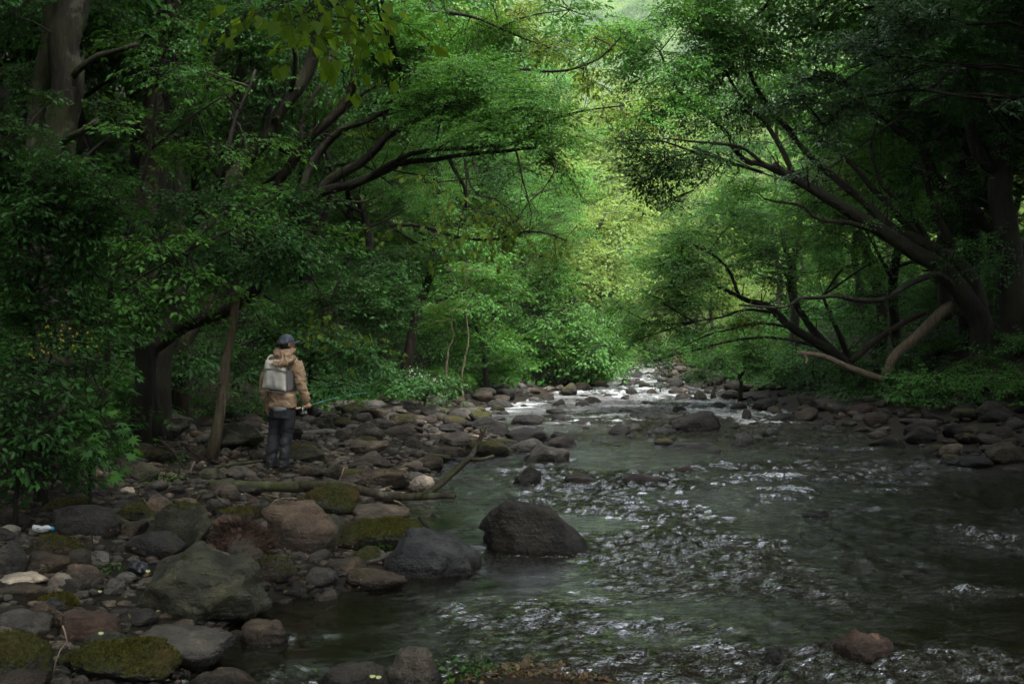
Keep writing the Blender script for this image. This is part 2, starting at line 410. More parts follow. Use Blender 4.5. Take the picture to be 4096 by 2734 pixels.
M['far'] = leaf_mat('leaf_far_green', (0.055, 0.105, 0.022), (0.085, 0.15, 0.032), (0.13, 0.19, 0.045), trans=0.45)  # far leaves coloured lighter, sunlight partly put into the colour
M['bark'] = bark_mat('bark_dark', (0.007, 0.006, 0.005), (0.020, 0.0165, 0.0135), 0.25)
M['barkbrown'] = bark_mat('bark_brown', (0.014, 0.010, 0.008), (0.034, 0.025, 0.020), 0.1)
M['barkpale'] = bark_mat('bark_lichen', (0.014, 0.012, 0.010), (0.040, 0.036, 0.030), 0.5, (0.085, 0.08, 0.065))
M['deadwood'] = bark_mat('dead_wood', (0.055, 0.044, 0.030), (0.13, 0.105, 0.075), 0.25)
M['palewood'] = bark_mat('pale_dead_wood', (0.14, 0.11, 0.08), (0.27, 0.22, 0.165), 0.25)
M['mosslog'] = bark_mat('mossy_log_bark', (0.02, 0.018, 0.012), (0.06, 0.05, 0.035), 0.65, (0.11, 0.11, 0.09))
M['rock'] = rock_mat(); M['soil'] = soil_mat(); M['water'] = water_mat()
# ------------------------------------------------------------------ terrain
def grid_mesh(name, X, Y, Z, smoothf=True):
    n, m = X.shape; v = np.stack([X, Y, Z], -1).reshape(-1, 3)
    i = np.arange(n - 1)[:, None] * m; j = np.arange(m - 1)[None, :]
    q = np.stack([i + j, i + j + 1, i + m + j + 1, i + m + j], -1).reshape(-1, 4)
    return fast_mesh(name, v, q, smoothf)
s = np.linspace(-1, 1, 261); gx = 2 + 130 * np.sign(s) * np.abs(s) ** 2.2
gy = np.concatenate([np.linspace(-60, 4, 24, endpoint=False), np.geomspace(5, 340, 300) - 1])
XX, YY = np.meshgrid(gx, gy)
ZZ = T(XX.ravel(), YY.ravel()).reshape(XX.shape)
tag(link_mesh('ground', grid_mesh('ground', XX, YY, ZZ), M['soil']), kind='structure')

# far wooded mountain closing the valley
sx = np.linspace(-900, 900, 150); sy = np.linspace(330, 1100, 90)
XX, YY = np.meshgrid(sx, sy)
q = np.stack([XX.ravel() / 120, YY.ravel() / 120, 0 * XX.ravel()], -1)
rise = smooth(330, 900, YY) * 200
ZZ = (40 + rise + (fbm(q, 9, 5) - 0.5).reshape(XX.shape) * 110 * smooth(330, 520, YY) + np.abs(XX - 60) * 0.15)
q2 = np.stack([XX.ravel() / 16, YY.ravel() / 16, 0 * XX.ravel()], -1)
ZZ += vn(q2, 4).reshape(XX.shape) * 16
ZZ[0] = 20
tm = NT('wooded_mountain'); gp = tm.n('NewGeometry').outputs['Position']
cc = tm.mix(tm.rng(tm.noise(gp, 0.05, 6, 0.7), 0.35, 0.65), (0.02, 0.04, 0.015), (0.06, 0.10, 0.03))
bpm = tm.n('Bump', {'Height': tm.noise(gp, 0.12, 5, 0.7), 'Strength': 1.0, 'Distance': 6.0})
M['mountain'] = tm.done(tm.n('BsdfDiffuse', {'Color': cc, 'Normal': bpm.outputs[0]}).outputs[0])
tag(link_mesh('mountain', grid_mesh('mountain', XX, YY, ZZ), M['mountain']), kind='structure')

haze_box()
# ------------------------------------------------------------------ rocks
def rock_shape(seed, sub=3, facets=12, sharp=14.0, rough=0.10, strat=0.0, planes=None):
    r = rs(seed); d, f = ICO[sub]
    n = r.normal(size=(facets, 3)); n[:, 2] *= 0.8; n /= np.linalg.norm(n, axis=1)[:, None]
    dist = r.uniform(0.62, 1.0, facets)
    if planes is not None:
        pl = np.array(planes); n = pl[:, :3] / np.linalg.norm(pl[:, :3], axis=1)[:, None]; dist = pl[:, 3]
    dots = np.clip(d @ n.T, 0.05, None)
    ri = np.minimum(dist[None, :] / dots, 3.0)
    ri = np.hstack([ri, np.full((len(d), 1), 1.15 if planes is None else 1.5)])
    rr = -np.log(np.exp(-sharp * ri).sum(1)) / sharp
    v = d * rr[:, None]
    off = r.uniform(0, 50, 3)
    v = v * (1 + rough * .9 * (np.abs(fbm(v * 2.2 + off, seed + 9, 2) - 0.5) * 2)[:, None])
    v = v * (1 + rough * 2.2 * (fbm(v * 1.3 + off, seed, 3) - 0.5)[:, None] + rough * 1.1 * (fbm(v * 4 + off, seed + 3, 3) - 0.5)[:, None] + rough * .45 * (fbm(v * 13 + off, seed + 4, 3) - 0.5)[:, None])
    if strat:
        v = v * (1 + strat * (vn(v * np.array([1.5, 1.5, 9]) + off, seed + 5) - 0.5)[:, None])
    a = r.uniform(0, 2 * PI) if planes is None else 0.0; ca, sa = math.cos(a), math.sin(a)
    v = v @ np.array([[ca, -sa, 0], [sa, ca, 0], [0, 0, 1]]).T
    lo, hi = v.min(0), v.max(0)
    return (v - (lo + hi) / 2) / (hi - lo), f     # unit box

M['moss'] = leaf_mat('moss_blades', (0.022, 0.026, 0.005), (0.055, 0.060, 0.010), (0.10, 0.088, 0.016), trans=.2, patch=.3)
GR = (0.052, 0.051, 0.047); DK = (0.024, 0.024, 0.023); LT = (0.13, 0.125, 0.116); BR = (0.040, 0.034, 0.027); TAN = (0.100, 0.085, 0.068)
RED = (0.056, 0.037, 0.029); PK = (0.080, 0.066, 0.055); BK = (0.015, 0.015, 0.015); WH = (0.42, 0.37, 0.30); GN = (0.043, 0.046, 0.033); BLU = (0.034, 0.037, 0.040)
# u0, v0, u1, v1, colour, moss, shape (facets, sharpness, roughness), tilt, label
S_R = (13, 11, .12); S_M = (11, 18, .16); S_A = (8, 34, .15); S_F = (9, 24, .15); S_W = (7, 38, .14)
HERO = [
 (540, 2190, 1053, 2501, GN, .42, S_M, 0, 'big lopsided grey green boulder with a brown moss patch at the pool edge'),
 (200, 2014, 468, 2153, DK, .22, S_R, 0, 'smooth dark rounded boulder beside the plastic bottle'),
 (505, 2121, 745, 2248, DK, .12, S_A, 6, 'dark flat topped wedge boulder over the black plastic bag'),
 (612, 2004, 838, 2200, GN, .72, S_W, -24, 'moss edged leaning slab with a seedling growing on it'),
 (101, 2200, 275, 2302, BR, .08, S_R, 0, 'brownish grey rounded boulder left of the upright stone'),
 (263, 2190, 367, 2291, BR, .05, S_R, 12, 'upright brown stone leaning among the pale cobbles'),
 (-30, 2166, 106, 2300, GR, .25, S_R, 0, 'grey green boulder cut by the left photo edge above the pale log stone'),
 (-30, 2017, 141, 2118, PK, .15, S_A, 8, 'pinkish angular rock at the left photo edge above the plastic bottle'),
 (189, 1988, 383, 2075, GN, .85, S_M, 0, 'mossy low rock right behind the smooth dark rounded boulder'),
 (240, 2560, 697, 2745, GN, 1.0, S_M, 0, 'wide boulder thickly covered in yellow green moss at the bottom left'),
 (-60, 2528, 197, 2760, GN, 1.0, S_R, 0, 'dark mossy boulder filling the bottom left corner'),
 (-60, 2432, 197, 2580, GR, .2, S_M, 0, 'large grey green boulder at the left photo edge behind the corner boulder'),
 (529, 2507, 915, 2690, GR, .10, S_R, 0, 'long smooth grey boulder behind the yellow green mossy one'),
 (335, 2520, 532, 2600, GN, .45, S_R, 0, 'greenish boulder tucked behind the moss covered bottom boulder'),
 (740, 2669, 1064, 2780, BR, .05, S_R, 0, 'smooth brown rock cut by the bottom photo edge left of the spilling water'),
 (176, 2387, 271, 2459, BLU, .03, S_W, 14, 'blue grey triangular stone leaning on the low mossy rock'),
 (122, 2373, 319, 2432, GN, 1.0, S_R, 0, 'low bright mossy rock behind the blue grey triangular stone'),
 (237, 2310, 362, 2381, DK, .12, S_M, 0, 'dark block among pale cobbles below the upright brown stone'),
 (186, 2286, 314, 2368, LT, 0, S_A, 0, 'light grey angular rock left of the dark block'),
 (-20, 2288, 202, 2345, WH, 0, S_M, -6, 'long pale beige rock at the left photo edge'),
 (415, 2310, 505, 2379, GR, 0, S_R, 0, 'grey egg shaped cobble left of the big lopsided boulder'),
 (340, 2200, 441, 2262, LT, 0, S_R, 0, 'light grey cobble right of the upright brown stone'),
 (433, 2283, 550, 2328, LT, 0, S_F, 0, 'flat light cobble just below the black plastic bag'),
 (128, 2139, 340, 2216, BR, .8, S_F, 6, 'moss striped slab in front of the smooth dark rounded boulder'),
 (21, 2131, 130, 2185, GR, .2, S_M, 0, 'small grey rock left of the moss striped slab'),
 (-20, 2097, 80, 2150, LT, .05, S_M, 0, 'light grey rock at the left photo edge left of the bottle'),
 (110, 2108, 170, 2140, LT, .0, S_A, 0, 'pale angular stone with the plastic bottle lying on it'),
 (471, 2081, 590, 2150, BR, .1, S_R, -10, 'long brown cobble between the dark rounded boulder and the leaning slab'),
 (479, 2006, 620, 2085, GN, .95, S_M, 0, 'hummocky moss covered rock left of the leaning slab'),
 (447, 1998, 543, 2038, BLU, .05, S_R, 0, 'bluish grey cobble behind the hummocky moss covered rock'),
 (713, 1988, 798, 2028, TAN, .0, S_R, 0, 'tan oval cobble below the short arm of the fallen trunk'),
 (851, 2025, 1043, 2096, DK, .75, S_M, 0, 'dark rock with a moss cap behind the reddish oval rock'),
 (835, 2057, 971, 2113, RED, .0, S_R, 0, 'reddish brown oval rock above the heap of dry needles'),
 (771, 2073, 862, 2125, BR, .0, S_M, 10, 'brown sloping cobble left of the reddish oval rock'),
 (218, 2443, 282, 2514, BR, .05, S_R, 0, 'brown stone in front of the blue grey triangular stone'),
 (277, 2427, 362, 2485, BR, .25, S_M, 0, 'dull brown rock at the left end of the still pool'),
 (-20, 2330, 186, 2400, BR, .45, S_R, 0, 'broad brown mossy rock below the long pale beige rock'),
 (106, 2400, 225, 2475, BR, .05, S_F, -14, 'sloping brown slab below the broad brown mossy rock'),
 (965, 2468, 1153, 2583, BR, .0, S_M, 0, 'wet rock with water running over it right of the big lopsided boulder'),
 (1192, 1935, 1437, 2062, GN, .95, S_W, -8, 'peaked mossy rock right under the thin bleached twigs'),
 (1045, 2005, 1345, 2221, PK, .30, S_M, 0, 'large pinkish boulder right of the heap of dry needles'),
 (1220, 2050, 1367, 2210, GN, .2, S_A, 4, 'upright flat sided slab leaning on the large pinkish boulder'),
 (1335, 2069, 1702, 2222, GN, 1.0, S_M, 0, 'dark boulder with an orange brown moss cap above the big grey shore boulder'),
 (1358, 2015, 1640, 2085, TAN, .0, S_F, 4, 'flat topped pale tan rock behind the orange moss boulder'),
 (1508, 2117, 1929, 2320, BLU, .22, S_A, 0, 'big grey angular boulder standing out into the water'),
 (1380, 2274, 1629, 2375, BR, .45, S_R, 0, 'rounded brown boulder with a mossy left shoulder at the waterline'),
 (1926, 1977, 2363, 2222, DK, .30, S_W, 0, 'huge dark boulder with a pale sloping top alone in the stream'),
 (1000, 2219, 1192, 2345, BR, .70, S_F, 0, 'flat rock with a green moss top right of the big lopsided boulder'),
 (1217, 2267, 1351, 2350, GR, .05, S_R, 0, 'grey cobble left of the rounded brown waterline boulder'),
 (1287, 2226, 1460, 2298, BR, .35, S_R, 0, 'brown mottled rock below the orange moss boulder'),
 (1128, 2341, 1240, 2388, GR, .0, S_F, 0, 'long low cobble at the waterline under a bare twig'),
 (1147, 2296, 1217, 2350, BR, .0, S_R, 0, 'small brown cobble above the long low waterline cobble'),
 (1275, 2347, 1364, 2388, BLU, .0, S_A, 0, 'wet shiny stone at the waterline left of the rounded boulder'),
 (1469, 2200, 1530, 2240, LT, .0, S_A, 0, 'light angular stone left of the big grey angular boulder'),
 (1629, 1900, 1739, 1966, WH, .0, S_M, 0, 'bright whitish rock behind the forked end of the fallen trunk'),
 (1549, 2574, 1779, 2790, GR, .12, S_F, -8, 'grey rock with a flat face cut by the bottom photo edge'),
 (1250, 2640, 1560, 2790, DK, .0, S_R, 0, 'low wet rock washed over by water at the bottom photo edge'),
 (1435, 1869, 1636, 1958, BR, .50, S_M, 0, 'blocky brown mossy boulder left of the whitish rock'),
 (1681, 1813, 1774, 1890, BR, .15, S_W, 6, 'brown pointed rock above the whitish rock'),
 (1400, 1827, 1575, 1873, BR, .05, S_F, 3, 'long tan brown rock like a loaf above the blocky mossy boulder'),
 (1400, 1759, 1545, 1826, TAN, .45, S_M, 4, 'speckled tan rock with a moss bib behind the loaf shaped rock'),
 (1686, 1782, 1866, 1841, BR, .05, S_R, -4, 'smooth brown rock left of the leaning branch of the fallen trunk'),
 (1756, 1724, 1887, 1790, GR, .15, S_M, 0, 'grey green domed rock behind the leaning branch'),
 (1835, 1757, 2062, 1829, GN, .85, S_R, 0, 'long dark green mossy boulder crossed by the leaning branch'),
 (2030, 1750, 2175, 1812, GR, .40, S_R, 0, 'grey boulder with mossy shoulder at the left bank riffle'),
 (2081, 1775, 2283, 1848, GR, .0, S_F, -5, 'flat grey rock sticking out into the stream from the left bank'),
 (2175, 1731, 2325, 1792, DK, .0, S_W, -12, 'dark ridged rock sloping into the water behind the flat grey one'),
 (2020, 1710, 2210, 1775, BK, .1, S_M, 0, 'black low boulder at the left side of the riffle'),
 (1868, 1661, 2041, 1738, DK, .35, S_R, 0, 'dark rounded boulder behind the tip of the leaning branch'),
 (2041, 1654, 2172, 1702, BK, .0, S_M, 0, 'black humped rock in the bright water left of centre'),
 (2196, 1724, 2311, 1762, BK, .0, S_M, 0, 'low black rock just upstream of the dark ridged rock'),
 (2271, 1668, 2407, 1698, BK, .0, S_M, 0, 'long low black rock in the middle of the bright water'),
 (2429, 1691, 2524, 1743, BK, .0, S_R, 0, 'black rounded rock in mid stream left of the big flat boulder'),
 (2037, 1864, 2166, 1941, BK, .0, S_W, 0, 'black double pointed rock above the huge dark boulder'),
 (2166, 1890, 2480, 1940, BR, .2, S_F, 0, 'long half drowned brown rock with water pouring over it'),
 (2460, 1896, 2680, 1938, RED, .0, S_F, 0, 'reddish drowned rock at the right end of the small fall'),
 (1611, 1750, 1683, 1803, GR, .0, S_R, 0, 'small grey standing stone left of the domed rock'),
 (1400, 1684, 1540, 1766, GR, .15, S_R, 0, 'mid grey boulder right of the fisherman on the upper bar'),
 (1531, 1700, 1683, 1762, BR, .30, S_M, 0, 'brown mossy rock right of the mid grey boulder'),
 (1751, 1691, 1861, 1738, DK, .2, S_F, 0, 'dark slab behind the grey green domed rock'),
 (1803, 1825, 1898, 1850, DK, .0, S_F, 0, 'flat wet slab under the fork of the leaning branch'),
 (1950, 1595, 2056, 1632, GR, .0, S_A, 0, 'purplish grey slab on the far left shore'),
 (2163, 1572, 2217, 1604, BR, .1, S_R, 0, 'brown rounded rock at the head of the left shore'),
 (2196, 1593, 2275, 1630, DK, .0, S_M, 0, 'dark grey rock standing in the water at the far left shore'),
 (2299, 1597, 2364, 1628, GR, .0, S_R, 0, 'grey rounded rock right in front of the brown flat one'),
 (2330, 1584, 2409, 1616, BR, .0, S_R, 0, 'brown flat rock in the far water'),
 (2243, 1530, 2308, 1583, GN, .85, S_R, 0, 'tall moss covered boulder beside the white riffle'),
 (2285, 1527, 2362, 1564, BR, .55, S_R, 0, 'ochre mossy rock right of the tall moss covered boulder'),
 (2346, 1522, 2437, 1549, PK, .0, S_F, 0, 'pale pink flat rock by the far riffle'),
 (1854, 1623, 1943, 1651, GN, .95, S_R, 0, 'bright mossy cushion rock at the far left waterline'),
 (1960, 1618, 2020, 1645, GN, .9, S_R, 0, 'second mossy cushion rock at the far left waterline nearer the slab'),
 (1812, 1540, 1900, 1590, GR, .35, S_A, 0, 'grey angular rock below the white flowering shrub'),
 (1900, 1548, 1985, 1596, GR, .25, S_F, 0, 'wide grey rock right of the flowering shrub'),
 (1985, 1552, 2060, 1602, DK, .3, S_M, 0, 'dark rock between flowering shrub and far left shore'),
 (2400, 1572, 2452, 1589, RED, .0, S_R, 0, 'small reddish rock in the far riffle'),
 (2692, 1640, 2887, 1732, (0.008, 0.008, 0.008), .10, S_R, 0, 'big dark flat topped boulder in the right half of the stream'),
 (2678, 1622, 2748, 1649, BK, .0, S_R, 0, 'small black rock behind the big flat topped boulder'),
 (2559, 1721, 2613, 1748, BK, .0, S_W, 0, 'little black pointed rock left of the big flat topped boulder'),
 (2609, 1707, 2710, 1738, BK, .0, S_F, 0, 'low black rock touching the left end of the big flat topped boulder'),
 (2501, 1550, 2557, 1577, DK, .1, S_F, -6, 'dark slanting rock in the far riffle'),
 (2567, 1554, 2638, 1577, RED, .0, S_R, 0, 'dull reddish rock with a small fall beside it'),
 (2465, 1519, 2541, 1546, GR, .0, S_M, 0, 'blue grey rock farthest up the stream'),
 (2554, 1523, 2604, 1552, GN, .6, S_R, 0, 'ochre green rock in the far water'),
 (2674, 1548, 2761, 1575, TAN, .1, S_R, 0, 'tan rounded rock at the far right shore'),
 (2700, 1570, 2777, 1598, BR, .3, S_A, 0, 'brown angular rock at the far right shore'),
 (2773, 1562, 2832, 1601, GN, .5, S_W, 0, 'mossy tilted rock left of the pointed stump'),
 (2833, 1606, 2907, 1634, DK, .3, S_R, 0, 'mossy dark rock in front of the pointed stump'),
 (2880, 1566, 2965, 1602, GR, .0, S_A, 0, 'pale grey slab right of the pointed stump'),
 (2921, 1610, 2990, 1640, GR, .1, S_R, 0, 'rounded grey rock in the water right of the pointed stump'),
 (2895, 1523, 2998, 1572, BR, .35, S_R, 0, 'large mossy boulder under the hanging branches on the right shore'),
 (2960, 1631, 3007, 1680, DK, .1, S_R, 0, 'upright dark rock right of the big flat topped boulder'),
 (2884, 1664, 2967, 1692, BK, .0, S_F, 0, 'flat black rock between the flat topped boulder and the right shore'),
 (3187, 1580, 3262, 1628, GR, .0, S_A, 6, 'grey angular rock left of the bleached stick'),
 (3250, 1591, 3377, 1642, GR, .0, S_F, 0, 'wide flat grey rock below the bleached stick'),
 (3389, 1609, 3507, 1664, RED, .05, S_R, 0, 'rust coloured rounded boulder on the right shore'),
 (3454, 1642, 3550, 1705, BR, .05, S_R, 0, 'brown rounded boulder in front of the rust coloured one'),
 (3598, 1671, 3781, 1730, GR, .05, S_F, 0, 'broad grey boulder on the right shore behind a dark one'),
 (3613, 1703, 3745, 1778, DK, .1, S_R, 0, 'dark boulder in front of the broad grey one on the right shore'),
 (3750, 1772, 3850, 1830, TAN, .0, S_R, 0, 'tan rounded rock at the right waterline'),
 (3941, 1761, 4092, 1858, BR, .0, S_A, 8, 'layered light brown boulder near the right photo edge'),
 (3808, 1819, 3976, 1874, BK, .0, S_R, 0, 'low black boulder between the tan rock and the layered boulder'),
 (3900, 1600, 4050, 1690, DK, .1, S_M, 0, 'dim grey boulder on the dark right bank'),
 (3080, 1650, 3185, 1690, BK, .0, S_M, 0, 'black pointed rock in the shallows of the right shore'),
 (3150, 1690, 3260, 1724, BK, .0, S_F, 0, 'flat black rock at the waterline of the right shore'),
 (3010, 1590, 3110, 1650, DK, .1, S_A, 0, 'dark angular rock behind the shallows of the right shore'),
 (3271, 2519, 3572, 2645, RED, .0, S_W, 0, 'rust brown wet boulder breaking the water at the lower right'),
 (3034, 2592, 3262, 2660, DK, .0, S_R, 0, 'dark washed over rock left of the rust brown wet boulder'),
 (2640, 1768, 2900, 1795, DK, .0, S_F, 0, 'long drowned rock barely breaking the surface in mid stream'),
 (2920, 1728, 3043, 1749, DK, .0, S_F, 0, 'drowned slab just right of the big flat topped boulder'),
 (2690, 1862, 2790, 1889, RED, .0, S_R, 0, 'reddish rock under the surface in mid stream'),
 (3200, 2040, 3340, 2075, DK, .0, S_F, 0, 'drowned dark rock in the right half of the rapids'),
 (530, 1640, 780, 1765, GN, .30, S_W, -16, 'long sloping boulder behind the leaning dead stem'),
 (830, 1680, 1060, 1800, GN, .40, S_M, 0, 'mossy hump left of the fisherman behind the dead stem'),
 (470, 1838, 540, 1925, BR, .15, S_R, 0, 'brown upright cobble at the foot of the left bush'),
 (535, 1845, 640, 1930, GN, .35, S_R, 0, 'mossy brown cobble left of the fallen trunk'),
 (520, 1770, 620, 1830, BR, .1, S_F, 0, 'tan flat rock above the brown upright cobble'),
 (895, 1860, 1025, 1925, GR, .05, S_W, 0, 'peaked grey rock at the left foot of the fisherman'),
 (800, 1868, 900, 1925, GN, .15, S_M, 0, 'dark cobble left of the peaked grey rock'),
 (1150, 1770, 1300, 1850, GN, .75, S_R, 0, 'mossy mound of rock right behind the legs of the fisherman'),
 (1240, 1660, 1345, 1718, GN, .10, S_F, 0, 'squared dark rock right of the fishing reel'),
 (1180, 1860, 1300, 1910, BR, .2, S_R, 0, 'brown boulder at the right foot of the fisherman'),
 (1000, 1800, 1070, 1846, BR, .05, S_R, 0, 'rounded brown cobble left of the knees of the fisherman'),
 (1290, 1850, 1370, 1920, BR, .1, S_R, 0, 'brown cobble above the bleached twigs'),
 (1350, 1895, 1480, 1945, BR, .05, S_F, 0, 'flat brown cobble behind the mossy part of the fallen trunk'),
 (1040, 1905, 1115, 1940, BR, .0, S_R, 0, 'low brown cobble in front of the boots'),
 (480, 1945, 540, 1975, WH, .0, S_A, 0, 'pale lump of stone left of the fallen trunk'),
 (586, 1975, 650, 2015, TAN, .0, S_R, 0, 'tan rounded cobble under the left end of the fallen trunk'),
 (1340, 1715, 1400, 1770, BR, .3, S_R, 0, 'rounded mossy cobble beyond the squared dark rock'),
]
CUSTOM = {
 'huge dark': [(-1, 0, -.05, .9), (1, 0, 0, .9), (0, 0, 1, .62), (0, -1, .35, .72), (0, 1, 0, .8), (-.6, -.8, .1, .85), (.5, -.9, -.2, .8), (.3, -.5, .8, .8), (0, 0, -1, .6)],
 'big lopsided': [(-1, 0, .2, .95), (-.6, -.1, .8, .72), (.25, -.2, 1, .62), (1, 0, .3, .95), (.6, -.5, .5, .9), (0, -1, .25, .8), (-.4, -.9, -.3, .8), (.5, -.8, -.4, .85), (0, 1, 0, .8), (0, 0, -1, .55)],
 'big grey angular': [(-1, -.1, .3, .95), (-.7, -.1, .7, .8), (.1, -.3, 1, .5), (.55, -.1, .9, .66), (1, -.2, .1, .98), (0, -1, .3, .7), (.5, -.9, 0, .8), (0, 1, .2, .8), (0, 0, -1, .5)]}
HEROPOS = []
for k, (u0, v0, u1, v1, col, moss, (fa, sh, ro), tilt, lab) in enumerate(HERO):
    uc = (u0 + u1) / 2; g = G(uc, v1); pw = (u1 - u0) / F
    y = g[1]; w = pw * y; dep = w * (0.85 if v1 - v0 > 45 else 0.6)
    dep = min(dep, 1.6); yc = y + dep * 0.42; xc = (uc - 2048) / F * yc; w = pw * yc
    ztop = CH - (v0 - 1367) / F * yc
    zb = min(T1(xc, yc), g[2]) - 0.06; inw = XL(yc) < xc < XR(yc)
    if inw: zb = min(T1(xc, yc), float(W(yc)) - 0.12)
    h = max(ztop - zb, 0.07)
    pxw = (u1 - u0) / 4
    sub = 5 if pxw > 75 else 4 if pxw > 26 else 3
    cu = [v_ for k_, v_ in CUSTOM.items() if lab.startswith(k_)]
    sv, sf = rock_shape(100 + k * 7, sub, fa, 38 if cu else sh, ro, 0.05 if col is not TAN else 0.1, cu[0] if cu else None)
    if lab.startswith('huge dark'):
        sv = sv.copy(); pr_ = np.interp(sv[:, 0] + .5, [0, .06, .25, .36, .63, .80, .92, 1.0], [.68, .81, .99, .97, .86, .64, .52, .35])
        sv[:, 2] = (sv[:, 2] + .5) * pr_ - .5
    v = sv * np.array([w * (1.05 if lab.startswith('huge dark') else 1.03), dep, h])
    if tilt:
        a = math.radians(tilt); R = np.array([[math.cos(a), 0, math.sin(a)], [0, 1, 0], [-math.sin(a), 0, math.cos(a)]])
        v = v @ R.T; ex = v.max(0) - v.min(0); v = v * np.array([w / ex[0], 1, h / ex[2]])
    v[:, 2] -= v[:, 2].min()
    big = (u1 - u0) > 150
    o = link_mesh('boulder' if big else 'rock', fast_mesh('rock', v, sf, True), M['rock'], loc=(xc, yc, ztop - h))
    dm = float(np.interp(yc, [16, 22, 32, 60], [1, .7, .45, .5])) if not inw else float(np.interp(yc, [20, 32], [1, .6]))  # rocks darkened farther off, tree shade put into their colour
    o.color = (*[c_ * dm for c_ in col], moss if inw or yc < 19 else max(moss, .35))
    grp = 'rocks standing in the stream' if inw else ('rocks on the right bank' if xc > 4 else 'rocks on the left gravel bar')
    tag(o, lab, 'boulder' if big else 'rock', grp)
    if moss >= .7 and yc < 15.5 and pxw > 26:      # moss cushions as short blades
        rr_ = rs(9000 + k); tri = v[sf]; cr = np.cross(tri[:, 1] - tri[:, 0], tri[:, 2] - tri[:, 0]); ar = np.linalg.norm(cr, axis=1); fn = cr / ar[:, None]
        cen = tri.mean(1); wgt = ar * np.clip(fn[:, 2] - .25 + (vn(cen * 3.2 + k, 3) - .5) * 2.4, 0, 1) * moss; nb = int(min(4200, 15000 * wgt.sum() / 2)); 
        if nb > 60:
            pick = rr_.choice(len(tri), nb, p=wgt / wgt.sum()); a_, b_ = rr_.uniform(0, 1, (2, nb)); sw_ = a_ + b_ > 1; a_[sw_] = 1 - a_[sw_]; b_[sw_] = 1 - b_[sw_]
            pt = tri[pick, 0] + (tri[pick, 1] - tri[pick, 0]) * a_[:, None] + (tri[pick, 2] - tri[pick, 0]) * b_[:, None]
            dd_ = fn[pick] + rr_.normal(0, .55, (nb, 3)); dd_ /= np.linalg.norm(dd_, axis=1)[:, None]; sd2 = np.cross(dd_, rr_.normal(0, 1, (nb, 3))); sd2 /= np.linalg.norm(sd2, axis=1)[:, None]; hh_ = rr_.uniform(.010, .024, nb)[:, None]
            vv_ = np.stack([pt - sd2 * hh_ * .3, pt + sd2 * hh_ * .3, pt + dd_ * hh_], 1).reshape(-1, 3)
            mo = link_mesh('moss', fast_mesh('moss', vv_, np.arange(nb * 3).reshape(-1, 3)), M['moss'], o); mo['kind'] = 'stuff'
    HEROPOS.append((xc, yc, w, dep, lab, ztop))
HP = np.array([[a[0], a[1], a[2], a[3]] for a in HEROPOS])

# ------------------------------------------------------------------ the smaller stones between them
SHAPES = []
for k in range(14):
    fa, sh, ro = [S_R, S_M, S_A, S_F, S_R, S_M, S_R][k % 7]
    SHAPES.append({sb: rock_shape(2000 + k * 3, sb, fa, sh, ro) for sb in (1, 2, 3)})
SMESH = []
for k, sh in enumerate(SHAPES):
    me = fast_mesh('stone', sh[3][0], sh[3][1], True); me.materials.append(M['rock']); SMESH.append(me)
r = rs(77)
cand = []
def scatter(n, ylo, yhi, side, smin, smax, spread):
    yy = ylo * (yhi / ylo) ** r.uniform(0, 1, n) if ylo > 0 else r.uniform(ylo, yhi, n)
    if side == 'L': xx = XL(yy) - r.uniform(-0.5, 1, n) * spread * np.maximum(1, 0.7 + 0.0 * yy)
    elif side == 'R': xx = XR(yy) + r.uniform(-0.35, 1, n) * spread
    else: xx = XL(yy) + (XR(yy) - XL(yy)) * r.uniform(0, 1, n)
    ss = smin * (smax / smin) ** (r.uniform(0, 1, n) ** 1.6)
    for a in zip(xx, yy, ss): cand.append((*a, side))
scatter(1500, 6.6, 24, 'L', 0.07, 0.34, 4.3)
scatter(900, 20, 48, 'L', 0.12, 0.55, 5.0)
scatter(800, 14, 45, 'R', 0.12, 0.60, 4.5)
scatter(260, 45, 75, 'R', 0.2, 0.7, 3.0)
scatter(200, 45, 75, 'L', 0.2, 0.7, 3.0)
scatter(170, 22, 72, 'W', 0.12, 0.5, 0)
cand.sort(key=lambda c: -c[2] / c[1])
kept = []; cells = {}
for (x, y, s, side) in cand:
    tl = np.interp(y, _ytl, _xtl) - x
    if tl > 1.2: continue
    if abs(x + 3.0) < 0.35 and abs(y - 16.6) < 0.4: continue
    d = ((x - HP[:, 0]) / (HP[:, 2] * 0.5 + s * 0.25)) ** 2 + ((y - HP[:, 1]) / (HP[:, 3] * 0.5 + s * 0.25)) ** 2
    if d.min() < 1: continue
    key = (int(x / 0.5), int(y / 0.5)); ok = True
    for a in (-1, 0, 1):
        for b in (-1, 0, 1):
            for (x2, y2, s2) in cells.get((key[0] + a, key[1] + b), ()):
                if (x - x2) ** 2 + (y - y2) ** 2 < (0.40 * (s + s2)) ** 2: ok = False; break
            if not ok: break
        if not ok: break
    if not ok: continue
    cells.setdefault(key, []).append((x, y, s)); kept.append((x, y, s, side))
pal = [GR, GR, DK, LT, BR, BR, TAN, GN, BLU, RED, PK]
names = {id(GR): 'grey', id(DK): 'dark grey', id(LT): 'light grey', id(BR): 'brown', id(TAN): 'tan', id(GN): 'olive grey', id(BLU): 'bluish grey', id(RED): 'reddish', id(PK): 'pinkish'}
def short(lab):
    for cut in (' right of', ' left of', ' behind', ' above', ' below', ' beside', ' at the', ' in front', ' in the', ' with', ' under', ' over', ' between', ' standing', ' among', ' crossed',
                ' by the', ' on the', ' near', ' cut', ' leaning', ' like', ' filling', ' just', ' tucked', ' alone', ' thickly', ' sticking', ' sloping into', ' touching', ' farthest', ' breaking', ' barely', ' beyond', ' washed', ' lying'):
        i = lab.find(cut)
        if i > 8: lab = lab[:i]
    return lab
used_lab = {}
n_ind = 0
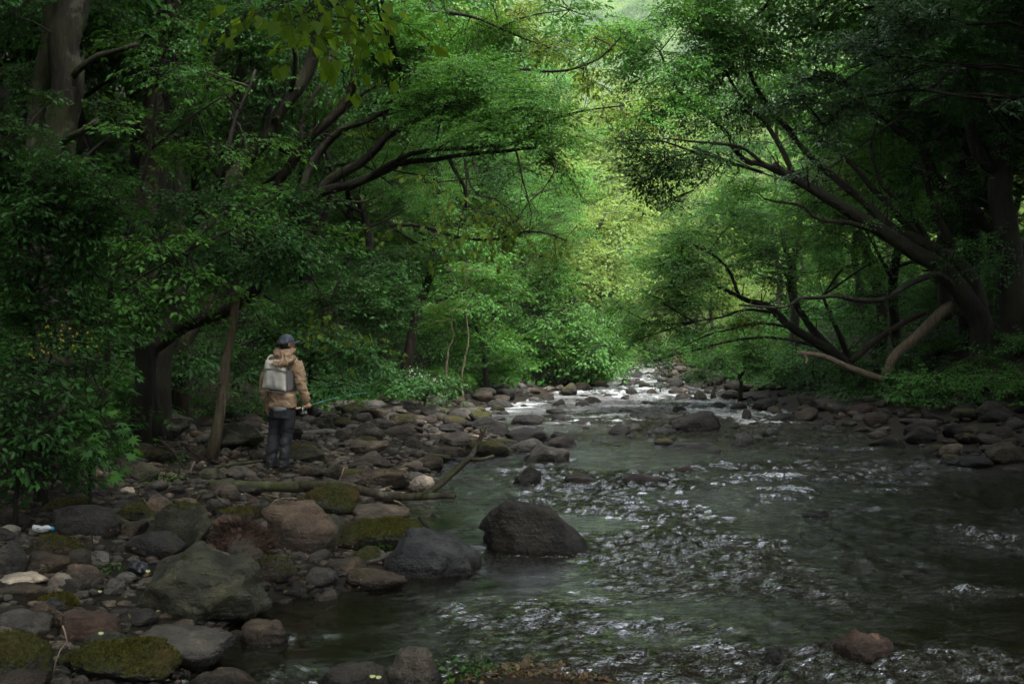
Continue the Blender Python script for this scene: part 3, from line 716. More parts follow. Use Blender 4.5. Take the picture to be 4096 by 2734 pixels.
peb = {('L', 0): Buf(), ('L', 1): Buf(), ('R', 0): Buf(), ('R', 1): Buf(), ('W', 0): Buf()}
for (x, y, s, side) in kept:
    z = T1(x, y); k = r.randint(14); col = pal[r.randint(len(pal))]; hf = r.uniform(0.45, 0.8); wf = r.uniform(0.9, 1.4)
    if side == 'W': z = float(W(y)) - s * hf * 0.25
    u, v = px((x, y, z)); vis = -60 < u < 4150 and v < 2760
    rz = r.uniform(0, 6.28); moss = float(r.choice([0, 0, 0.1, 0.3, 0.55, 0.8], p=[.3, .15, .15, .15, .15, .1]))
    if side == 'L' and y < 11 and x > -3: moss *= 0.4
    cid = id(col); dim = float(np.interp(y, [13, 19, 30, 60], [1, .6, .35, .35]))  # stone colour dimmed with distance in place of tree shade
    if side == 'R': dim *= .6  # deeper shade of the right bank, also put into the colour
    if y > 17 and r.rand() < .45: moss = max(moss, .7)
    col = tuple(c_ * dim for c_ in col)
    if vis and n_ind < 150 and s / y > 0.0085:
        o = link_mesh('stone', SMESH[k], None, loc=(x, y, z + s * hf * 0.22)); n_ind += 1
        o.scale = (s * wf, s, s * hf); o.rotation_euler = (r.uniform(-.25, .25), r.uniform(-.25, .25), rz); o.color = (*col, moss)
        dd = np.hypot(HP[:, 0] - x, HP[:, 1] - y) - HP[:, 2] * 0.4; order = np.argsort(dd)[:6]
        szw = 'large' if s / y > 0.02 else 'mid sized' if s / y > 0.013 else 'small'
        lab = None
        for j in order:
            hx, hy = HP[j, 0], HP[j, 1]; dx, dy = x - hx, y - hy
            rel = ('right of' if dx > 0 else 'left of') if abs(dx) > abs(dy) * 0.6 else ('behind' if dy > 0 else 'in front of')
            for extra in ('', ' mossy' if moss > .5 else ' bare'):
                L_ = f"{szw}{extra} {names[cid]} stone {rel} the {short(HEROPOS[j][4])}"
                if L_ not in used_lab and len(L_.split()) <= 16: lab = L_; break
            if lab: break
        lab = lab or f"{szw} {names[cid]} stone among the cobbles"
        used_lab[lab] = 1
        tag(o, lab, 'stone', {'L': 'loose stones on the left gravel bar', 'R': 'loose stones on the right bank', 'W': 'stones in the stream'}[side])
    else:
        sb = 2 if s / y > 0.006 and vis else 1
        sv, sf = SHAPES[k][sb]; ca, sa = math.cos(rz), math.sin(rz)
        vv = (sv * np.array([s * wf, s, s * hf])) @ np.array([[ca, -sa, 0], [sa, ca, 0], [0, 0, 1]]).T + np.array([x, y, z + s * hf * 0.22])
        peb[(side, 0 if side == 'W' else (0 if r.rand() < .6 else 1))].add(vv, sf)
# gravel in the gaps
gb = Buf(); gb2 = Buf()
ng = 5200
yy = 6.6 * (26 / 6.6) ** r.uniform(0, 1, ng); xx = XL(yy) + 0.5 - r.uniform(0, 1, ng) * 5.0
zz = T(xx, yy); ss = r.uniform(0.025, 0.085, ng) * (0.7 + yy / 22)
for x, y, z, s in zip(xx, yy, zz, ss):
    sv, sf = SHAPES[r.randint(14)][1]; a = r.uniform(0, 6.28); ca, sa = math.cos(a), math.sin(a)
    (gb if r.rand() < .6 else gb2).add((sv * np.array([s * 1.3, s, s * .6])) @ np.array([[ca, -sa, 0], [sa, ca, 0], [0, 0, 1]]).T + np.array([x, y, z + s * .1]), sf)
for (kk, b), col in zip(peb.items(), (GR, BR, DK, BR, DK)):
    if b.n:
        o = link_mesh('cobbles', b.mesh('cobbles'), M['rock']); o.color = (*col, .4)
        where = {'L': 'left gravel bar', 'R': 'right bank', 'W': 'stream'}[kk[0]]
        tag(o, f"countless {'greyish' if col in (GR, DK) else 'brownish'} cobbles filling the gaps between the rocks on the {where}", 'cobbles', kind='stuff')
for b, col, w_ in ((gb, GR, 'grey'), (gb2, TAN, 'tan')):
    o = link_mesh('gravel', b.mesh('gravel'), M['rock']); o.color = (*col, .15)
    tag(o, f'fine {w_} gravel between the stones of the left bar', 'gravel', kind='stuff')
# ------------------------------------------------------------------ water
rows = np.concatenate([np.linspace(-25, 4.9, 30), 5.0 * np.exp(np.linspace(0, math.log(82 / 5.0), 600))])
cols = np.linspace(0, 1, 350)
YY = np.repeat(rows[:, None], len(cols), 1)
XX = (XL(YY) - 1.2) + (XR(YY) - XL(YY) + 2.4) * cols[None, :]
pts = np.stack([XX.ravel(), YY.ravel(), 0 * XX.ravel()], -1)
dl = (XX - XL(YY)); 
calm = 0.25 + 0.75 * smooth(0.3, 2.6, dl + 1.2 * (vn(pts * 0.7, 3).reshape(XX.shape) - 0.5))
calm = calm * (0.30 + 0.70 * smooth(0.38, 0.62, fbm(pts * np.array([0.6, 0.55, 1]), 21, 3).reshape(XX.shape)))
warp = fbm(pts * 0.9, 31, 2)[:, None] * 1.3
r1 = 1 - 2 * np.abs(fbm(pts * np.array([1.6, 2.6, 1]) + warp, 41, 3) - 0.5)
r2 = 1 - 2 * np.abs(fbm(pts * np.array([3.4, 7.5, 1]) + warp * 2, 51, 3) - 0.5)
r3 = fbm(pts * np.array([8, 20, 1]) + warp * 3, 61, 2)
hz = (r1 - .8) * 0.13 + (r2 - .8) * 0.070 + (r3 - .5) * 0.024
fade = 1 + .35 * smooth(12, 18, YY) + .8 * smooth(22, 40, YY)
ZZ = W(YY) + hz.reshape(XX.shape) * calm * fade
# far white streaks painted for the sky's reflection, then riffles, humps and broken water
foam_glint = .62 * smooth(21, 31, YY) * smooth(.38, .6, vn(pts * np.array([.5, .3, 1]), 77).reshape(XX.shape))
RIF = [(2380, 1568, 200, 5, 0.5), (2330, 1600, 160, 8, .5), (2560, 1640, 330, 10, .35), (2450, 1745, 200, 8, .35), (2300, 1720, 60, 10, .5),
       (3100, 1912, 330, 9, .75), (3000, 1935, 180, 10, .55), (3180, 1970, 140, 16, .7), (3560, 1972, 160, 8, .55), (3250, 1800, 170, 9, .55), (3480, 1805, 120, 8, .55),
       (3900, 2150, 110, 40, .6), (3900, 2375, 220, 22, .5), (3820, 2400, 150, 20, .5), (2990, 2250, 90, 28, .55), (2720, 2180, 160, 18, .35), (3150, 2190, 150, 16, .5),
       (2480, 2290, 110, 26, .45), (2640, 2520, 300, 20, .3), (2900, 2620, 120, 40, .6), (3750, 2640, 330, 35, .55), (3000, 2700, 330, 25, .4), (2050, 2500, 260, 14, .3),
       (1150, 2700, 90, 30, .5), (1280, 2560, 60, 10, .35), (1910, 2230, 60, 16, .3), (2400, 1940, 190, 9, .35), (1780, 2450, 90, 14, .35), (2700, 1700, 200, 6, .4)]
for (u, v, ru, rv, a) in RIF:
    c = G(u, v); rx = ru / F * c[1]; ry = max(0.25, rv * c[1] * c[1] / (F * CH) * 1.1)
    d = ((XX - c[0]) / rx) ** 2 + ((YY - c[1]) / ry) ** 2
    g = np.exp(-d * 1.1); foam_glint = np.maximum(foam_glint, g * a)
    ZZ += g * a * 0.05 + g * (r2.reshape(XX.shape) - .8) * 0.10
for (hx, hy, hw, hd, lab_, zt) in HEROPOS:
    if not (XL(hy) + .1 < hx < XR(hy) - .1): continue
    m = (np.abs(XX - hx) < hw * 1.6) & (np.abs(YY - hy) < hd * 2.2 + .4)
    if not m.any(): continue
    dx = (XX[m] - hx) / (hw * .5); dy = (YY[m] - hy) / (hd * .5 + .05); d = np.hypot(dx, dy)
    ring_ = np.exp(-((d - 1.08) / .22) ** 2); wake = np.exp(-(np.abs(dx) / .8) ** 2) * np.exp(-((dy + 1.7) / .9) ** 2)
    foam_glint[m] = np.maximum(foam_glint[m], ring_ * .44 + wake * .26)
    ZZ[m] += ring_ * .02 * np.where(dy > 0, 1, -.4)
me = grid_mesh('water', XX, YY, ZZ)
for nm, arr in (('rough', np.clip(calm * .8 * (1 + 2.2 * smooth(13, 30, YY)) + foam_glint * 0.8, 0, 3.4)), ('foam_glint', foam_glint)):
    at = me.attributes.new(nm, 'FLOAT', 'POINT'); at.data.foreach_set('value', arr.ravel().astype(np.float32))
tag(link_mesh('water', me, M['water']), kind='structure')

# ------------------------------------------------------------------ foliage
def unit(a): return a / (np.linalg.norm(a, axis=-1, keepdims=True) + 1e-9)
def leaf_block(pos, d, nrm, L, Wd):
    d = unit(d); sd_ = unit(np.cross(nrm, d)); nrm = np.cross(d, sd_)
    L = L[:, None]; Wd = Wd[:, None]
    mid = pos + d * L * 0.42
    v = np.stack([pos, mid - sd_ * Wd * .5 + nrm * Wd * .18, pos + d * L - nrm * L * .14, mid + sd_ * Wd * .5 + nrm * Wd * .18], 1)
    n = len(pos); i = np.arange(n)[:, None] * 4
    f = np.stack([np.stack([i + 0, i + 1, i + 2], -1), np.stack([i + 0, i + 2, i + 3], -1)], 1).reshape(-1, 3)
    return v.reshape(-1, 3), f
def palm_block(pos, d, nrm, L):
    """lobed leaves, seven points each"""
    d = unit(d); sd_ = unit(np.cross(nrm, d)); nrm = np.cross(d, sd_); n = len(pos)
    ang = np.radians([180, -125, -98, -72, -52, -33, -16, 0, 16, 33, 52, 72, 98, 125])
    rad = np.array([.05, .45, .28, .75, .38, .95, .45, 1.1, .45, .95, .38, .75, .28, .45]) * 0.62
    cen = pos + d * L[:, None] * .3
    out = cen[:, None, :] + (d[:, None, :] * np.cos(ang)[None, :, None] + sd_[:, None, :] * np.sin(ang)[None, :, None]) * (rad[None, :, None] * L[:, None, None]) \
        - nrm[:, None, :] * (rad[None, :, None] ** 2 * L[:, None, None] * .35)
    v = np.concatenate([cen[:, None, :], out], 1); k = 15
    i = np.arange(n)[:, None] * k; j = np.arange(14); 
    f = np.stack([i + 0 * j[None, :], i + 1 + j[None, :], i + 1 + (j[None, :] + 1) % 14], -1).reshape(-1, 3)
    return v.reshape(-1, 3), f

KIND = {  # L spray length, side twig spacing, leaf length, leaf width, leaf spacing, droop
 'fine':  dict(L=.75, gap=.065, lo=.062, w=.030, sp=.040, droop=.22),
 'small': dict(L=.70, gap=.085, lo=.080, w=.042, sp=.055, droop=.20),
 'heart': dict(L=.80, gap=.20, lo=.115, w=.085, sp=.12, droop=.45),
 'palm':  dict(L=.60, gap=.17, lo=.15, w=.12, sp=.13, droop=.30),
 'tiny':  dict(L=.45, gap=.055, lo=.045, w=.024, sp=.034, droop=.1),
 'far':   dict(L=1.1, gap=.17, lo=.16, w=.10, sp=.11, droop=.25),
}
SPRAY = {}
def make_spray(kind, seed):
    q = KIND[kind]; r = rs(seed); Lm = q['L']; P_, D_ = [], []; tw = Buf()
    bend = r.uniform(-.25, .25)
    def main(t): return np.array([t * Lm, bend * t * t * Lm, -q['droop'] * t * t * Lm])
    tw.addm(*tube([main(t) for t in np.linspace(0, 1, 4)], np.linspace(.006, .002, 4) * (1.6 if kind == 'far' else 1), 3, cap=False))
    t = q['gap'] * .6; s_ = 1
    while t < Lm:
        f = t / Lm; o = main(f); sl = Lm * .42 * math.sin(PI * min(1, f * .75 + .22)) * r.uniform(.7, 1.15)
        a = s_ * math.radians(r.uniform(38, 60)); dd = np.array([math.cos(a), math.sin(a), r.uniform(-.25, .12)])
        m = max(1, int(sl / q['sp'])); side = 1
        for k in range(m):
            p = o + dd * (k + .6) * q['sp'] + np.array([0, 0, -q['droop'] * ((k + 1) / m) ** 2 * sl * .6])
            la = a + side * math.radians(r.uniform(30, 65)); P_.append(p + r.normal(0, .006, 3)); D_.append([math.cos(la), math.sin(la), r.uniform(-.5, .1)]); side = -side
        P_.append(o + dd * sl); D_.append(dd + np.array([0, 0, -.3]))
        if kind in ('heart', 'palm', 'small'):
            e = o + dd * sl * .9 - np.array([0, 0, q['droop'] * sl * .5])
            tw.addm(*tube([o, e], [.003, .0015], 3, cap=False))
        t += q['gap'] * r.uniform(.8, 1.2); s_ = -s_
    P_.append(main(1.0)); D_.append([1, 0, -.4])
    P_ = np.array(P_); D_ = np.array(D_); n = len(P_)
    nr = unit(np.stack([r.normal(0, .38, n), r.normal(0, .38, n), np.ones(n)], 1))
    Ls = q['lo'] * r.uniform(.7, 1.2, n)
    if kind == 'heart':  # hanging leaves
        D_[:, 2] -= .9; nr = unit(nr + np.stack([r.normal(0, .8, n), r.normal(0, .8, n), 0 * Ls], 1))
    V, Fc = palm_block(P_, D_, nr, Ls) if kind == 'palm' else leaf_block(P_, D_, nr, Ls, q['w'] / q['lo'] * Ls)
    tv = np.concatenate(tw.v); tf = np.concatenate(tw.q)
    return V, Fc, tv, tf, n
for kd in KIND: SPRAY[kd] = [make_spray(kd, 300 + 11 * j) for j in range(5)]
def place_sprays(lb, tb, pos, dirs, kind, r, scale=1.0, tilt=0.35):
    n = len(pos); d = unit(dirs); up = unit(np.stack([r.normal(0, tilt, n), r.normal(0, tilt, n), np.ones(n)], 1))
    sd_ = unit(np.cross(up, d)); up = np.cross(d, sd_)
    R = np.stack([d, sd_, up], 1) * (scale * r.uniform(.75, 1.2, n))[:, None, None]    # rows are axes
    which = r.randint(0, 5, n)
    for k in range(5):
        m = np.where(which == k)[0]
        if len(m) == 0: continue
        V, Fc, tv, tf, _ = SPRAY[kind][k]
        vv = np.einsum('vi,nij->nvj', V, R[m]) + pos[m][:, None, :]
        lb.add(vv, (Fc[None] + (np.arange(len(m)) * len(V))[:, None, None]).reshape(-1, 3))
        if tb is not None:
            tt = np.einsum('vi,nij->nvj', tv, R[m]) + pos[m][:, None, :]
            tb.add(tt, (tf[None] + (np.arange(len(m)) * len(tv))[:, None, None]).reshape(-1, 4))
LEAFTOTAL = [0]
def fill_pad(lb, tb, c, rad, kind, r, lai=2.2, anchor=None, out=None, scale=1.0, clump=0.5):
    q = KIND[kind]; nl = np.mean([s_[4] for s_ in SPRAY[kind]])
    area = PI * rad[0] * rad[2]
    n = max(3, int(area * lai / (nl * q['lo'] * q['w'] * .5 * scale ** 2)))
    p = r.normal(size=(int(n * 1.8), 3)); p = unit(p) * (r.uniform(0, 1, len(p)) ** (1 / 2.4))[:, None]
    p = p * np.array(rad) + c
    nz = vn(p * 1.15, 7); p = p[nz > np.quantile(nz, clump * .9)] if clump > 0 else p
    p = p[:n]; n = len(p); LEAFTOTAL[0] += n * nl
    d = unit(p - c) * .7 + r.normal(0, .45, (n, 3))
    if out is not None: d = d + np.array(out)
    d[:, 2] = d[:, 2] * .3 - .12
    place_sprays(lb, tb, p - unit(d) * q['L'] * .5 * scale, d, kind, r, scale)
    if anchor is not None and tb is not None:
        mid = (anchor + c) / 2 + r.normal(0, .06, 3) * np.linalg.norm(c - anchor); rr = np.linalg.norm(c - anchor) * .007 + .006
        tb.addm(*tube(catmull([anchor, mid, c], 8), np.linspace(rr * 1.4, rr * .6, 8), 5, cap=False))
        for k in range(min(9, n)):
            e = p[r.randint(n)]; tb.addm(*tube(catmull([c, (c + e) / 2 + r.normal(0, .05, 3), e], 5), np.linspace(rr * .6, .003, 5), 4, cap=False))

def build_tree(name, label, cat, group, limbs, pads=(), bark='bark', leaf='mid', seed=1, lai=2.2, ground=True, twiglets=4, off=0.0):
    """limbs: (list of (u, v, depth), first radius px, last radius px); pads: (u, v, ru, rv, depth, half depth, kind[, lai[, leaf scale]])"""
    r = rs(seed); L_ = []
    for (pp, a, b) in limbs:
        pts = np.array([P(q[0], q[1], q[2] + off) for q in pp]); L_.append([pts, a / F * (pp[0][2] + off), b / F * (pp[-1][2] + off)])
    b0 = L_[0][0][0]
    if ground:
        gz = T1(b0[0], b0[1]) - .12
        L_[0][0] = np.vstack([[b0[0], b0[1], gz], L_[0][0]]) if b0[2] > gz + .2 else L_[0][0]
        base = (b0[0], b0[1], min(gz + .12, b0[2]))
    else: base = tuple(b0)
    root = empty(name, base); tag(root, label, cat, group)
    allp = []
    tb = Buf()
    for k, (pts, ra, rb) in enumerate(L_):
        ln = np.linalg.norm(np.diff(pts, axis=0), axis=1).sum(); n = max(6, int(ln / .22))
        c = catmull(pts, n); w = (np.stack([vn(np.stack([np.arange(n) * .35, np.full(n, k * 3.1 + j * 9), np.full(n, seed)], 1), 3) for j in range(3)], 1) - .5) * min(.14, ln * .03)
        w[0] = 0; c = c + w
        rad = np.linspace(ra, rb, n); 
        if k == 0 and ground: rad = rad * (1 + .55 * np.exp(-np.arange(n) * .22 / .35))
        b = Buf(); b.addm(*tube(c, rad, 12 if ra > .08 else 7, lump=.09, seed=seed + k))
        part(root, 'trunk' if k == 0 else 'branch', b, M[bark]); allp.append(c)
        for j in range(int(ln * twiglets * .5)):          # small bare twigs
            i = r.randint(max(1, n // 3), n); o = c[i]; dd = unit(r.normal(0, 1, 3) + (c[i] - c[i - 1]) * 6); l2 = r.uniform(.3, .9)
            e = o + dd * l2 + np.array([0, 0, .1]); tb.addm(*tube(catmull([o, (o + e) / 2 + r.normal(0, .05, 3), e], 6), np.linspace(max(.005, rad[i] * .25), .002, 6), 4, cap=False))
    ap = np.vstack(allp)
    if pads:
        groups = {}
        for pd in pads:
            u, v, ru, rv, y, dy, kd = pd[:7]; la = pd[7] if len(pd) > 7 else lai; sc = pd[8] if len(pd) > 8 else 1.0
            lm = pd[9] if len(pd) > 9 else leaf; sc *= 1 + off / 28; y += off
            lb = groups.setdefault(lm, Buf())
            c = P(u, v, y); rad = (ru / F * y, dy, rv / F * y)
            j = np.argmin(np.linalg.norm(ap - c, axis=1) + 3 * (ap[:, 2] > c[2] + .5))
            fill_pad(lb, tb, c, rad, kd, r, la * 1.6, ap[j], unit(c - ap[j]) * .5, sc)
        for lm, lb in groups.items(): part(root, 'crown', lb, M[lm], smooth=False)
    if tb.n: part(root, 'twigs', tb, M[bark], kind='stuff')
    return root

# ---- left bank, near and middle
build_tree('leaning_tree', 'tall dark tree leaning right over the bar behind the dead stem', 'tree', None,
  [([(640, 1420, 19.5), (740, 1120, 19.6), (850, 850, 19.8), (940, 700, 20), (1060, 560, 20), (1160, 390, 20), (1290, 110, 20), (1340, -150, 20)], 42, 22),
   ([(1060, 560, 20), (1080, 400, 20.4), (1150, 300, 21), (1150, 100, 21)], 14, 6),
   ([(850, 850, 19.8), (900, 700, 19), (930, 500, 19), (1020, 280, 19)], 14, 5),
   ([(1160, 390, 20), (1180, 200, 19.5), (1100, 60, 19)], 12, 5)],
  [(1000, 250, 220, 150, 20, .8, 'small', 1.0), (820, 420, 160, 120, 20, .8, 'small', .9), (1180, 250, 200, 150, 21, .8, 'small', 1.0), (900, 120, 240, 120, 20, .8, 'small', 1.3),
   (1050, 480, 140, 90, 20.6, .6, 'small', .8), (700, 250, 160, 90, 19, .7, 'small', 1.1), (1300, -60, 300, 120, 20, 1.2, 'small', 1.5)], leaf='dark', seed=11)
build_tree('leaning_tree', 'brown stemmed tree leaning right, second stem in the left thicket', 'tree', None,
  [([(720, 1420, 21), (820, 1260, 21.2), (920, 1090, 21.5), (1010, 900, 21.5), (1180, 640, 21.5), (1330, 480, 21.5), (1420, 330, 21.5), (1400, 150, 21.5), (1430, -60, 21.5)], 27, 15),
   ([(1210, 610, 21.5), (1200, 480, 21.8), (1290, 330, 22), (1330, 200, 22)], 14, 6),
   ([(1330, 480, 21.5), (1480, 360, 21.8), (1560, 345, 22)], 10, 4)],
  [(1500, 180, 200, 120, 21.5, 1, 'small', 1.1, 1, 'mid'), (1300, 380, 160, 90, 22.2, .7, 'small', .8), (1600, 60, 250, 100, 21, 1, 'small', 1.3)], bark='barkbrown', leaf='dark', seed=12)
build_tree('overhanging_tree', 'many branched tree whose low limbs reach right over the stream from the left bank', 'tree', None,
  [([(600, 1440, 18.3), (640, 1340, 18.3), (765, 1300, 18.2), (925, 1235, 18.1), (1020, 1130, 18.2), (1130, 905, 18.6), (1275, 790, 18.8), (1400, 752, 18.8), (1498, 711, 18.8), (1632, 663, 18.8), (1772, 638, 18.8), (1976, 593, 18.6), (2150, 603, 18.4)], 40, 5),
   ([(1130, 905, 18.6), (1280, 760, 19), (1395, 676, 19), (1490, 593, 19), (1555, 536, 19), (1657, 491, 19), (1747, 434, 19), (1850, 330, 19)], 26, 6),
   ([(1180, 860, 18.7), (1220, 700, 19), (1300, 574, 19.1), (1370, 510, 19.1), (1460, 478, 19.1), (1540, 446, 19.1), (1715, 415, 19.1), (1900, 395, 19)], 20, 5),
   ([(1400, 752, 18.8), (1520, 680, 18.7), (1690, 600, 18.6), (1900, 585, 18.6), (2000, 585, 18.5)], 12, 7),
   ([(1560, 536, 19), (1530, 430, 19.1), (1590, 380, 19), (1600, 300, 19)], 8, 3),
   ([(1800, 640, 18.8), (1830, 700, 18.6), (1860, 760, 18.5), (1865, 830, 18.4)], 9, 5),
   ([(1976, 593, 18.6), (2100, 560, 18.5), (2200, 480, 18.5), (2330, 440, 18.4), (2500, 420, 18.2)], 7, 3),
   ([(1850, 330, 19), (2050, 280, 19), (2150, 285, 19), (2270, 280, 19), (2390, 240, 18.9), (2480, 150, 18.8)], 8, 3),
   ([(1790, 50, 19.5), (1900, 70, 19.4), (2000, 115, 19.4)], 9, 4)],
  [(1700, 200, 260, 130, 19, 1.0, 'fine', 2.8), (1900, 330, 260, 120, 18.6, .9, 'fine', 2.8), (1780, 420, 240, 80, 18.2, .7, 'fine', 2.2), (2080, 430, 210, 100, 18.2, .8, 'fine', 2.6), (2000, 540, 220, 60, 18.0, .6, 'fine', 2.4),
   (2200, 560, 150, 55, 18.0, .6, 'fine', 2.0), (2230, 660, 120, 45, 18.0, .5, 'fine', 1.4), (1860, 120, 260, 110, 19.5, 1, 'fine', 2.4), (1600, 60, 230, 100, 19.5, 1, 'fine', 2.2), (1480, 200, 160, 100, 19.3, .8, 'fine', 1.6), (2280, 40, 150, 60, 20, .8, 'small', 1.2), (2380, 150, 110, 45, 20, .6, 'small', .8, 1, 'yellow'),
   (2080, 60, 190, 90, 20, 1, 'small', .8, 1, 'yellow'), (2200, 190, 170, 100, 19.8, .9, 'small', .7, 1, 'yellow'), (2330, 330, 120, 60, 19, .6, 'small', .5, 1, 'yellow'), (2400, 470, 130, 50, 18.3, .5, 'small', .5, 1, 'yellow'),
   (1500, 560, 150, 60, 19.5, .5, 'small', .8, 1, 'yellow'), (1500, -120, 350, 160, 17, 1.5, 'small', 1.5, 1.5), (1400, -550, 400, 300, 16, 2, 'small', 1.3, 1.8), (1640, 300, 120, 60, 18, .5, 'small', .6)], leaf='mid', seed=13, twiglets=7)
build_tree('overhanging_tree', 'low dark tree spreading leafy sprays above the head of the fisherman', 'tree', None,
  [([(560, 1500, 17.6), (590, 1330, 17.6), (680, 1150, 17.4), (820, 1040, 17.2), (1000, 960, 17), (1150, 930, 17)], 40, 8),
   ([(680, 1150, 17.4), (560, 980, 17.2), (480, 850, 17)], 16, 6), ([(820, 1040, 17.2), (840, 900, 17), (760, 760, 17)], 12, 4)],
  [(750, 1030, 210, 110, 16.6, .8, 'small', 2.2), (980, 960, 230, 110, 16.6, .8, 'small', 2.2), (600, 900, 180, 120, 17, .8, 'small', 2.0), (1180, 1010, 170, 90, 16.8, .6, 'small', 1.8), (850, 800, 240, 110, 17.3, .8, 'small', 1.6),
   (1100, 800, 190, 80, 17.5, .6, 'small', 1.5), (620, 1150, 90, 60, 16.4, .4, 'small', 1.3), (1000, 1080, 130, 50, 16.4, .5, 'small', 1.4), (480, 760, 150, 90, 17, .6, 'small', 1.4), (1300, 930, 120, 80, 17.2, .5, 'small', 1.2, 1, 'mid')], leaf='dark', seed=14)
build_tree('forest_tree', 'thick twin trunk with grey lichen at the upper left of the photo', 'tree', None,
  [([(215, 1150, 14.6), (215, 800, 14.6), (235, 500, 14.6), (265, 200, 14.6), (300, -60, 14.6), (320, -400, 14.6)], 78, 54),
   ([(175, 900, 14.9), (165, 500, 14.9), (185, 250, 14.9), (215, 0, 14.9), (240, -300, 14.9)], 50, 36),
   ([(270, 340, 14.6), (310, 290, 14.4), (340, 262, 14.3), (395, 225, 14.3), (470, 205, 14.2), (549, 175, 14.1)], 16, 9),
   ([(240, 580, 14.6), (290, 545, 14.3), (340, 520, 14.2), (389, 485, 14.1)], 20, 13)],
  [(60, 60, 130, 110, 14, .6, 'small', 1.4), (450, 60, 120, 70, 15, .5, 'small', 1.2), (120, 300, 120, 90, 15.6, .5, 'small', 1.3)], bark='barkpale', leaf='dark', seed=15, twiglets=1)
build_tree('forest_tree', 'straight brown trunk between the lichen covered trunk and the leaning trees', 'tree', None,
  [([(590, 700, 24), (610, 450, 24), (635, 250, 24), (680, 60, 24), (700, -250, 24)], 44, 32), ([(640, 230, 24), (580, 100, 24), (560, -60, 24)], 12, 6)],
  [(620, 80, 180, 90, 23.5, .8, 'small', 1.2), (760, 120, 120, 90, 24, .6, 'small', 1.1)], bark='barkbrown', leaf='dark', seed=16, twiglets=2)
build_tree('forest_tree', 'slim dark trunk right of the straight brown one', 'tree', None,
  [([(715, 640, 22), (740, 520, 22), (765, 420, 22), (810, 310, 22), (870, 210, 22), (960, 50, 22), (1010, -100, 22)], 24, 15),
   ([(820, 340, 22), (900, 440, 21.8), (975, 530, 21.6), (990, 640, 21.4)], 9, 5), ([(900, 440, 21.8), (960, 350, 21.6), (1015, 320, 21.5), (1020, 280, 21.5)], 8, 5)],
  [(880, 60, 130, 80, 22, .7, 'small', 1.2), (720, 330, 110, 60, 21.5, .5, 'small', 1.1), (860, 300, 100, 60, 21.3, .5, 'small', .9, 1, 'mid')], leaf='dark', seed=17)
build_tree('dead_stem', 'leaning bare dead stem standing left of the fisherman', 'dead tree', None,
  [([(842, 1842, 16.4), (867, 1697, 16.4), (885, 1600, 16.4), (899, 1506, 16.4), (925, 1346, 16.4), (931, 1187, 16.5), (928, 1080, 16.6)], 19, 17),
   ([(893, 1560, 16.4), (900, 1600, 16.3), (893, 1690, 16.25)], 6, 3), ([(896, 1530, 16.4), (872, 1533, 16.3), (858, 1540, 16.2)], 6, 2)], bark='deadwood', seed=18, twiglets=0)
build_tree('forest_tree', 'pale brown trunk far along the left bank above the flowering shrub', 'tree', None,
  [([(1615, 1500, 34), (1635, 1400, 34), (1650, 1310, 34), (1672, 1245, 34), (1720, 1120, 34), (1740, 950, 34)], 25, 14),
   ([(1672, 1245, 34), (1760, 1200, 34), (1880, 1150, 34)], 9, 4)],
  [(1600, 1180, 200, 90, 33, 1.0, 'small', 1.8, 1.3), (1480, 1250, 150, 90, 32, 1.0, 'small', 1.8, 1.3), (1800, 1000, 230, 120, 34, 1.2, 'small', 1.8, 1.4, 'mid'), (1560, 1050, 220, 90, 33, 1.2, 'small', 1.7, 1.4)], bark='barkbrown', leaf='dark', seed=19)
for k, (pp, lab) in enumerate([([(1790, 1480, 31), (1798, 1420, 31), (1788, 1390, 31), (1812, 1350, 31), (1808, 1300, 31), (1815, 1240, 31)], 'thin crooked pale sapling over the white flowering shrub'),
                               ([(1852, 1535, 32), (1858, 1440, 32), (1866, 1370, 32), (1864, 1250, 32), (1870, 1100, 32)], 'thin straight pale sapling right of the crooked one')]):
    build_tree('sapling', lab, 'sapling', 'thin pale saplings on the left bank', [(pp, 3.2, 2.2)], [(pp[-1][0], pp[-1][1], 110, 60, pp[-1][2], .6, 'small', 1.1, 1.2)], bark='deadwood', leaf='mid', seed=20 + k, twiglets=0)
